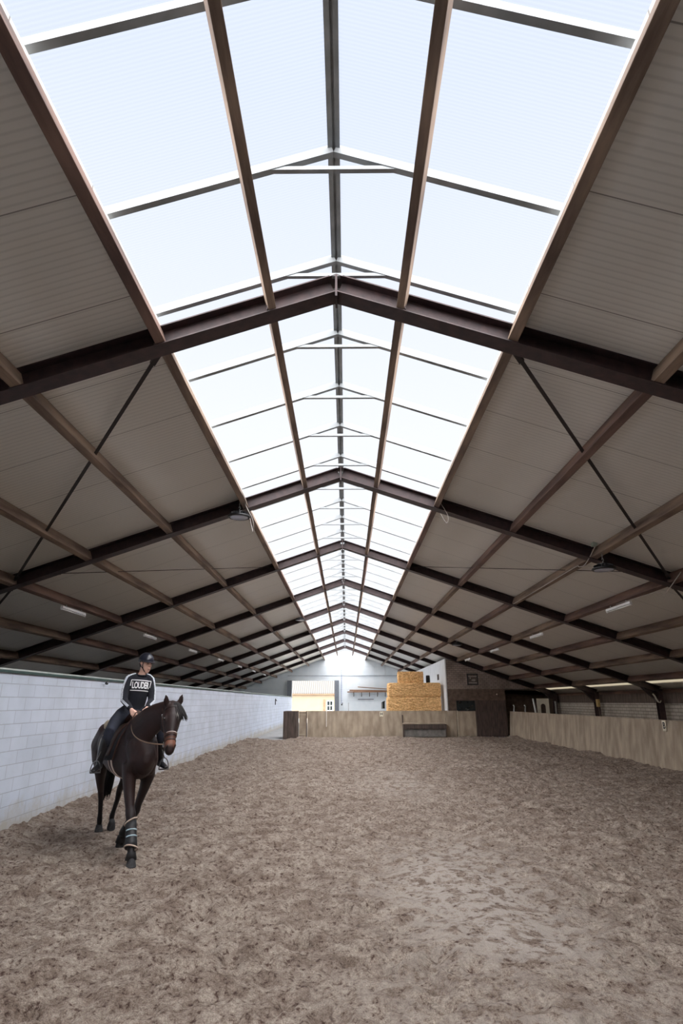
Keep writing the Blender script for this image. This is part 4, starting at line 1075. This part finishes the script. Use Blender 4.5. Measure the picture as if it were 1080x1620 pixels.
for s in (-1, 1):
    path = [((-.865+.10*v, s*.02, 1.54-.46*v-.10*(1-v)), (0, s*math.sin(min(1, .25+v*1.1)*math.pi/2), math.cos(min(1, .25+v*1.1)*math.pi/2))) for v in [j/14 for j in range(15)]]
    ribbon(HB, path, .022, 'pad_binding', M_PADEDGE, saddle, thick=.016, lift=.003, wdir=(1, 0, 0), far=.40)
    path = [((-.005-.22*v-(.16 if s > 0 else 0), s*.02, 1.54-.46*v-.10*(1-v)), (0, s*math.sin(min(1, .25+v*1.1)*math.pi/2), math.cos(min(1, .25+v*1.1)*math.pi/2))) for v in [j/14 for j in range(15)]]
    ribbon(HB, path, .014, 'pad_edge', M_LEATHER, saddle, thick=.014, lift=.003, wdir=(1, 0, 0), far=.40)
for q_ in (1,):
    fe = MB(); fe.loft([(-.66, -.285, 1.545), (-.72, -.30, 1.51), (-.76, -.305, 1.455)], [(.02, .03), (.024, .04), (.016, .03)], side=(1, 0, .3), n=10); fe.build('pad_corner', M_PADEDGE, saddle, smooth=True)
M_GIRTH = mat('brown_girth', (.045, .02, .018), .7, var=.2); M_GCREAM = mat('cream_girth_edge', (.60, .50, .45), .8, var=.08)
gc = Vector((-.30, .0, 1.15)); gx = Vector((1, 0, -.22)).normalized()
gpath = ring(gc, gx, n=44, a0=105, a1=255, ref=(0, 0, 1))
ribbon(HB, gpath, .11, 'girth', M_GIRTH, saddle, wdir=gx, thick=.008)
ribbon(HB, [(p+Vector((.050, 0, 0)), n) for p, n in gpath], .020, 'girth_edging', M_GCREAM, saddle, wdir=gx, thick=.012)
ribbon(HB, [(p-Vector((.035, 0, 0)), n) for p, n in gpath], .020, 'girth_edging', M_GCREAM, saddle, wdir=gx, thick=.012)
# --- rider
rider = thing('person', 'person in black helmet and dark sweatshirt riding the dark horse', 'person', (HO[0], HO[1], 0), HROT)
M_SKIN = mat('skin', (.70, .43, .34), .55, var=.06, vscale=10)
HC = Vector((-.40, .095, 2.335)); FE = Vector((.84, .50, -.20)).normalized(); FS = Vector((-.51, .86, 0)).normalized(); FU = FE.cross(FS).normalized()
if FU.z < 0: FU = -FU
def FP(x, y, z): return HC + FE*x + FS*y + FU*z
bm_ = MB()
bm_.loft([FP(.058, 0, -.118), FP(.048, 0, -.095), FP(.028, 0, -.055), FP(.006, 0, -.005), FP(-.008, 0, .045), FP(-.010, 0, .085), FP(-.010, 0, .110)],
         [(.030, .024), (.048, .042), (.062, .066), (.070, .086), (.073, .092), (.062, .080), (.040, .052)], side=FS, n=20)
bm_.loft([FP(.088, 0, .018), FP(.104, 0, -.012), FP(.108, 0, -.026)], [.008, .012, .013], side=FS, n=8)     # nose
for s in (-1, 1):
    bm_.loft([FP(.078, s*.012, .030), FP(.070, s*.045, .032)], [.009, .008], side=FS, n=8)                  # brow
    bm_.loft([FP(.066, s*.036, -.030), FP(.045, s*.052, -.025)], [.016, .015], side=FS, n=8)               # cheek
    bm_.loft([FP(.092, s*.008, -.026), FP(.090, s*.014, -.024)], [.008, .006], side=FS, n=8)
    bm_.loft([FP(-.012, s*.072, .012), FP(-.020, s*.078, -.002), FP(-.012, s*.070, -.022)], [(.007, .012), (.008, .016), (.006, .010)], side=FS, n=8)   # ear
bm_.loft([FP(.086, -.020, -.062), FP(.094, 0, -.060), FP(.086, .020, -.062)], [.0065, .009, .0065], side=(0, 0, 1), n=8)   # lips
bm_.loft([FP(.084, -.016, -.073), FP(.091, 0, -.073), FP(.084, .016, -.073)], [.006, .0085, .006], side=(0, 0, 1), n=8)
bm_.loft([FP(-.01, 0, -.05), Vector((-.425, .065, 2.19)), Vector((-.44, .045, 2.13)), Vector((-.46, .02, 1.95)), Vector((-.48, 0, 1.75)), Vector((-.48, 0, 1.66))],
         [(.052, .055), (.054, .056), (.075, .065), (.13, .085), (.13, .09), (.14, .10)], side=Y_, n=16)
ARM = {-1: [(-.44, -.105, 2.125), (-.41, -.150, 1.96), (-.37, -.155, 1.83), (-.25, -.115, 1.765), (-.135, -.080, 1.705)],
       1: [(-.44, .180, 2.115), (-.41, .212, 1.95), (-.37, .212, 1.82), (-.25, .165, 1.77), (-.125, .120, 1.725)]}
for s in (-1, 1):
    bm_.loft([Vector(p) for p in ARM[s]], [.045, .042, .036, .030, .024], side=Y_, n=12)
    P = [(-.50, s*.10, 1.66), (-.34, s*.22, 1.60), (-.14, s*.325, 1.44), (-.20, s*.355, 1.28), (-.275, s*.38, 1.10), (-.285, s*.39, 1.03)]
    bm_.loft(P, [.08, .07, .05, .042, .028, .024], side=Y_, n=12)
def hand(w, d, down, side, s):
    """w wrist, d forward along the hand, down = palm-facing side, side = towards the thumb; fingers closed on the rein"""
    w = Vector(w); d = Vector(d).normalized(); dn = Vector(down); dn = (dn-d*dn.dot(d)).normalized(); sd = Vector(side); sd = (sd-d*sd.dot(d)-dn*sd.dot(dn)).normalized()
    tips = []
    for i, (o_, L) in enumerate([(.027, .93), (.009, 1.0), (-.009, .95), (-.026, .80)]):
        base = w+d*.015+sd*o_*.7; kn = w+d*(.082 if i < 3 else .074)+sd*o_
        bm_.loft([base, kn], [(.012, .013), (.0105, .011)], side=sd, n=10)
        a = kn + d*(.030*L)+dn*(.022*L); b3 = a + dn*(.026*L) - d*(.010*L); c3 = b3 - d*(.020*L) + dn*(.002)
        bm_.loft([kn, a, b3, c3], [.0095, .0088, .0080, .0070], side=sd, n=10); tips.append(c3)
    t0 = w+d*.028+sd*.022+dn*.008; t1 = t0+d*.028+sd*.016+dn*.012; t2 = t1+d*.026-sd*.004+dn*.012
    bm_.loft([t0, t1, t2], [.0125, .0105, .0085], side=dn, n=10)
    bm_.loft([w-d*.02, w+d*.02, w+d*.05], [(.022, .017), (.030, .016), (.034, .015)], side=sd, n=12)
    return kn, tips
hand(ARM[-1][-1], (.72, .25, -.60), (.35, .55, -.75), (.3, .75, .45), -1)
hand(ARM[1][-1], (.70, -.28, -.62), (.35, -.5, -.75), (.3, -.75, .45), 1)
rbody = remesh(bm_, 'body', M_SKIN, rider, voxel=.0055, smooth_it=3)
RGR = Vector(ARM[-1][-1]) + Vector((.72, .25, -.60)).normalized()*.09 + Vector((.0, .0, -.03))
RGL = Vector(ARM[1][-1]) + Vector((.70, -.28, -.62)).normalized()*.09 + Vector((.0, .0, -.03))
M_IRIS = mat('eye_dark', (.03, .02, .015), .2, var=.1)
for s in (-1, 1):
    MB().ball(FP(.0755, s*.031, .006), (.0095, .0095, .006)).build('eye', M_IRIS, rider, smooth=True)
M_LIP = mat('lips', (.50, .22, .18), .5, var=.05)
MB().loft([FP(.094, -.017, -.0665), FP(.1015, 0, -.066), FP(.094, .017, -.0665)], [(.0028, .006), (.003, .008), (.0028, .006)], side=(0, 0, 1), n=8).build('mouth', M_LIP, rider, smooth=True)
for s in (-1, 1): MB().loft([FP(.087, s*.014, .026), FP(.080, s*.042, .028)], [.004, .003], side=FS, n=6).build('eyebrow', mat('brow%d' % s, (.06, .035, .02), .8, var=.1), rider)
hr = MB()
hr.loft([FP(-.055, 0, -.065), FP(-.06, 0, -.02), FP(-.045, 0, .03)], [(.045, .03), (.06, .045), (.068, .06)], side=FS, n=14)
hr.loft([FP(-.02, -.062, -.018), FP(-.012, -.066, .03)], [(.01, .022), (.012, .03)], side=FS, n=10)
hr.loft([FP(-.02, .062, -.018), FP(-.012, .066, .03)], [(.01, .022), (.012, .03)], side=FS, n=10)
remesh(hr, 'hair', mat('brown_hair', (.05, .028, .018), .6, var=.3, vscale=40, bump=.002), rider, voxel=.006, smooth_it=3)

M_SWEAT = mat('dark_sweatshirt', (.0115, .0125, .021), .9, col2=(.008, .009, .014), vscale=7, bump=.004, bscale=14)
sw = MB()
sw.loft([(-.49, .01, 1.69), (-.485, .01, 1.76), (-.47, .02, 1.87), (-.45, .03, 1.99), (-.44, .038, 2.10), (-.435, .047, 2.16)],
        [(.130, .11), (.136, .112), (.146, .118), (.152, .122), (.135, .10), (.075, .066)], side=Y_, n=24, caps=False)
for s in (-1, 1):
    sw.loft([(-.44, .04+s*.05, 2.155), (-.44, .04+s*.125, 2.125)], [(.052, .045), (.055, .052)], side=(1, 0, 0), n=14)
    A_ = [Vector(p) for p in ARM[s]]
    sw.loft([A_[0], A_[1], A_[2], A_[3], A_[4]-(A_[4]-A_[3])*.12], [.056, .053, .050, .044, .034], side=Y_, n=16)
sweat = remesh(sw, 'sweatshirt', M_SWEAT, rider, voxel=.008, smooth_it=5)
SB = bvh_of(sweat)
sweat_collar = MB(); c_ = Vector((-.425, .058, 2.178))
sweat_collar.tube([c_+Vector((.068*math.cos(a), .066*math.sin(a), -.022*math.cos(a))) for a in [i*math.pi/12 for i in range(25)]], .011, n=8).build('collar', M_SWEAT, rider, smooth=True)
M_PRINT = mat('white_print', (.80, .80, .82), .7, var=.04)
def project_print(bme, c, ux, uy, n):
    for v in bme.vertices:
        P = c+ux*v.co.x+uy*v.co.y; h = cast(SB, P, n, .4); v.co = h+n*(.0035 + (v.co.z > 0)*.002)
CC = Vector((-.32, .045, 2.03)); UX = Vector((.03, 1, -.035)).normalized(); UY = Vector((0, .03, 1)).normalized(); UN = Vector((1, -.03, .05)).normalized()
cu = bpy.data.curves.new('t', 'FONT'); cu.body = 'LOUDER'; cu.size = .100; cu.align_x = 'CENTER'; cu.align_y = 'CENTER'; cu.extrude = .001; cu.offset = .0030; cu.space_character = .93
to = bpy.data.objects.new('t', cu); COL.objects.link(to); me_ = bpy.data.meshes.new_from_object(to.evaluated_get(bpy.context.evaluated_depsgraph_get())); bpy.data.objects.remove(to)
bmx = bmesh.new(); bmx.from_mesh(me_)
xs_ = [v.co.x for v in bmx.verts]; ys_ = [v.co.y for v in bmx.verts]; cxm = (max(xs_)+min(xs_))/2; cym = (max(ys_)+min(ys_))/2; kx = .232/(max(xs_)-min(xs_)); ky = .092/(max(ys_)-min(ys_))
for v in bmx.verts: v.co.x = (v.co.x-cxm)*kx; v.co.y = (v.co.y-cym)*ky
def strip(poly):
    pass
def addpoly(x0, y0, x1, y1, w, n=16):
    d_ = Vector((x1-x0, y1-y0, 0)).normalized(); q = Vector((-d_.y, d_.x, 0))*w/2; prev = None
    for i in range(n+1):
        t = i/n; p = Vector((x0+(x1-x0)*t, y0+(y1-y0)*t, 0)); a = bmx.verts.new(p+q); b2 = bmx.verts.new(p-q)
        if prev: bmx.faces.new((prev[0], prev[1], b2, a))
        prev = (a, b2)
addpoly(-.130, .070, .138, .062, .012); addpoly(-.135, -.070, .112, -.076, .012); addpoly(-.130, .070, -.137, -.01, .010, 6); addpoly(.138, .062, .126, -.03, .010, 6)
bmesh.ops.subdivide_edges(bmx, edges=[e for e in bmx.edges if e.calc_length() > .03], cuts=2)
bmx.to_mesh(me_); bmx.free()
project_print(me_, CC, UX, UY, UN)
me_.materials.clear(); me_.materials.append(M_PRINT)
o = bpy.data.objects.new('chest_print', me_); COL.objects.link(o); o.parent = sweat; o['label'] = 'white block lettering in a white frame'
M_STR = mat('grey_white_stripe', (.62, .66, .74), .8, var=.25, vscale=60)
for s in (-1, 1):
    A_ = [Vector(p) for p in ARM[s]]
    base = [(Vector((-.43, .045+s*.07, 2.16)), Vector((.35, s*.12, 1))), (Vector((-.43, .04+s*.13, 2.13)), Vector((.45, s*.75, .8)))]
    seg = [A_[0].lerp(A_[1], .5), A_[1], A_[1].lerp(A_[2], .5), A_[2], A_[2].lerp(A_[3], .5), A_[3], A_[3].lerp(A_[4], .6)]
    nn = [Vector((.7, s*1, .25)), Vector((.8, s*1, .05)), Vector((.85, s*1, 0)), Vector((.8, s*1, .1)), Vector((.6, s*1, .3)), Vector((.4, s*.9, .45)), Vector((.3, s*.8, .6))]
    path = base + list(zip(seg, nn)); dense = []
    for i in range(len(path)-1):
        for g in (0, .33, .66): dense.append((path[i][0].lerp(path[i+1][0], g), path[i][1].normalized().lerp(path[i+1][1].normalized(), g)))
    dense.append(path[-1])
    ribbon(SB, dense, .030, 'sleeve_stripe', M_STR, sweat, thick=.006, lift=.002, far=.2)

M_BREECH = mat('navy_breeches', (.014, .017, .030), .85, var=.25, vscale=8, bump=.003, bscale=12)
bq = MB()
bq.loft([(-.49, 0.01, 1.78), (-.50, 0, 1.70), (-.50, 0, 1.63)], [(.120, .10), (.155, .13), (.15, .13)], side=Y_, n=20)
for s in (-1, 1):
    bq.loft([(-.52, s*.09, 1.66), (-.40, s*.17, 1.625), (-.27, s*.255, 1.55), (-.13, s*.325, 1.44), (-.16, s*.345, 1.36), (-.20, s*.36, 1.26)],
            [(.10, .115), (.090, .105), (.078, .090), (.066, .072), (.062, .066), (.055, .060)], side=Y_, n=18)
breech = remesh(bq, 'breeches', M_BREECH, rider, voxel=.009, smooth_it=5)
M_RB = mat('black_riding_boot', (.010, .010, .013), .35, spec=.5, var=.2)
for s in (-1, 1):
    rb = MB()
    rb.loft([(-.165, s*.35, 1.36), (-.20, s*.362, 1.28), (-.245, s*.375, 1.19), (-.285, s*.385, 1.10), (-.295, s*.39, 1.04), (-.27, s*.395, 1.005)],
            [(.064, .068), (.062, .070), (.055, .064), (.044, .050), (.042, .050), (.040, .045)], side=Y_, n=18)
    rb.loft([(-.34, s*.375, 1.005), (-.28, s*.388, 1.01), (-.20, s*.405 - (.02 if s < 0 else 0), .995), (-.13, s*.42 - (.035 if s < 0 else 0), .98), (-.07, s*.43 - (.05 if s < 0 else 0), .972)], [(.034, .034), (.042, .046), (.042, .036), (.042, .026), (.032, .018)], side=Y_, n=16)
    rbo = remesh(rb, 'riding_boot', M_RB, rider, voxel=.008, smooth_it=4)
    BB = bvh_of(rbo)
    ribbon(BB, [((-.20-.10*(j/10), s*(.36+.03*j/10), 1.33-.27*j/10), (-.35, s*1, 0)) for j in range(11)], .010, 'boot_piping', mat('pale_boot_piping%d' % s, (.42, .42, .44), .5, var=.05), rbo, thick=.004, far=.2)
    # stirrup iron and leather belong to the saddle
    c_ = Vector((-.15, s*.415 - (.03 if s < 0 else 0), .945))
    st = MB(); st.tube([c_+Vector((0, .062*math.cos(a), .005+.135*math.sin(a))) for a in [i*math.pi/12 for i in range(13)]], .0065, n=6)
    st.box(c_.x-.022, c_.x+.022, c_.y-.064, c_.y+.064, c_.z-.008, c_.z+.006)
    sto = st.build('stirrup_iron', mat('dull_stirrup%d' % s, (.16, .16, .17), .35, metal=.8, var=.1), saddle, smooth=False)
    MB().beam(c_+Vector((0, 0, .14)), Vector((-.28, s*.305, 1.40)), .028, .006, side=(1, 0, .3)).build('stirrup_leather', M_LEATHER_D, saddle)

# helmet: domed shell with peak and chin strap
M_HELM = mat('satin_black_helmet', (.014, .016, .026), .28, spec=.6, var=.15)
hm = MB(); n = 28; prof = []
for i in range(11):
    ph = math.pi/2*i/10; prof.append((math.cos(ph), math.sin(ph)))
vs = []; fs = []
for (r_, z_) in prof:
    for j in range(n):
        a = 2*math.pi*j/n; dep = .122 if math.cos(a) > 0 else .118
        drop = -.010 + .012*max(0, math.cos(a)) - .020*max(0, -math.cos(a)) if z_ < .05 else 0
        vs.append(FP(-.012+dep*r_*math.cos(a), .097*r_*math.sin(a), .030 + drop + .116*z_))
for i in range(10):
    for j in range(n): fs.append((i*n+j, i*n+(j+1) % n, (i+1)*n+(j+1) % n, (i+1)*n+j))
k0 = len(vs)
for j in range(n):
    a = 2*math.pi*j/n; vs.append(FP(-.012+.100*math.cos(a), .078*math.sin(a), .028 - .012 - .020*max(0, -math.cos(a))))
for j in range(n): fs.append((j, k0+j, k0+(j+1) % n, (j+1) % n))
hm.add(vs, fs); helmet = hm.build('helmet', M_HELM, rider, smooth=True)
pk = MB(); vs = []; m__ = 14
for i in range(m__+1):
    a = math.radians(-68+136*i/m__)
    for dz in (0, .006):
        vs.append(FP(-.012+.118*math.cos(a), .095*math.sin(a), .034+dz)); vs.append(FP(-.012+.118*math.cos(a)+.040*max(0, math.cos(a))**1.1, .101*math.sin(a), .026+dz-.004))
fs = []
for i in range(m__):
    a = i*4; c = a+4; fs += [(a, a+1, c+1, c), (a+2, c+2, c+3, a+3), (a+1, a+3, c+3, c+1), (a, c, c+2, a+2)]
fs += [(0, 2, 3, 1), (m__*4, m__*4+1, m__*4+3, m__*4+2)]
pk.add(vs, fs); pk.build('peak', M_HELM, helmet, smooth=False)
RB_ = bvh_of(rbody)
stp = MB()
for s in (-1, 1):
    stp.tube([FP(.030, s*.075, .02), FP(.024, s*.072, -.03), FP(.035, s*.062, -.075), FP(.050, s*.040, -.108), FP(.058, 0, -.128)], .0055, n=6)
    stp.tube([FP(-.050, s*.074, .01), FP(-.015, s*.078, -.035), FP(.030, s*.066, -.070)], .005, n=6)
stp.build('chin_strap', mat('black_webbing', (.012, .012, .014), .8, var=.1), helmet, smooth=True)

# reins: from the bit rings to the hands, slack loop over the withers
def rein(A, B, sag, mid, m, n=14):
    pts = []
    for i in range(n+1):
        t = i/n; p = Vector(A).lerp(Vector(B), t) + Vector(mid)*(4*t*(1-t)) + Vector((0, 0, -sag*4*t*(1-t))); pts.append(p)
    return pts
m_ = MB()
pr = rein(BIT_R, RGR, .08, (.04, -.150, 0), None); pl_ = rein(BIT_L, RGL, .04, (-.02, .06, 0), None)
m_.loft(pr, [(.0035, .008)]*len(pr), side=(0, 1, 0), n=6, caps=False); m_.loft(pl_, [(.0035, .008)]*len(pl_), side=(0, 1, 0), n=6, caps=False)
lp = [RGR, RGR+Vector((.05, .02, .05)), (RGR+RGL)/2+Vector((.09, 0, .055)), RGL+Vector((.05, -.02, .04)), RGL]
m_.loft(lp, [(.0035, .008)]*len(lp), side=(0, 1, .3), n=6, caps=False)
o = m_.build('reins', mat('tan_reins', (.20, .13, .09), .6, var=.2), bridle, smooth=True)
# stick lying across the thigh, held in the right hand
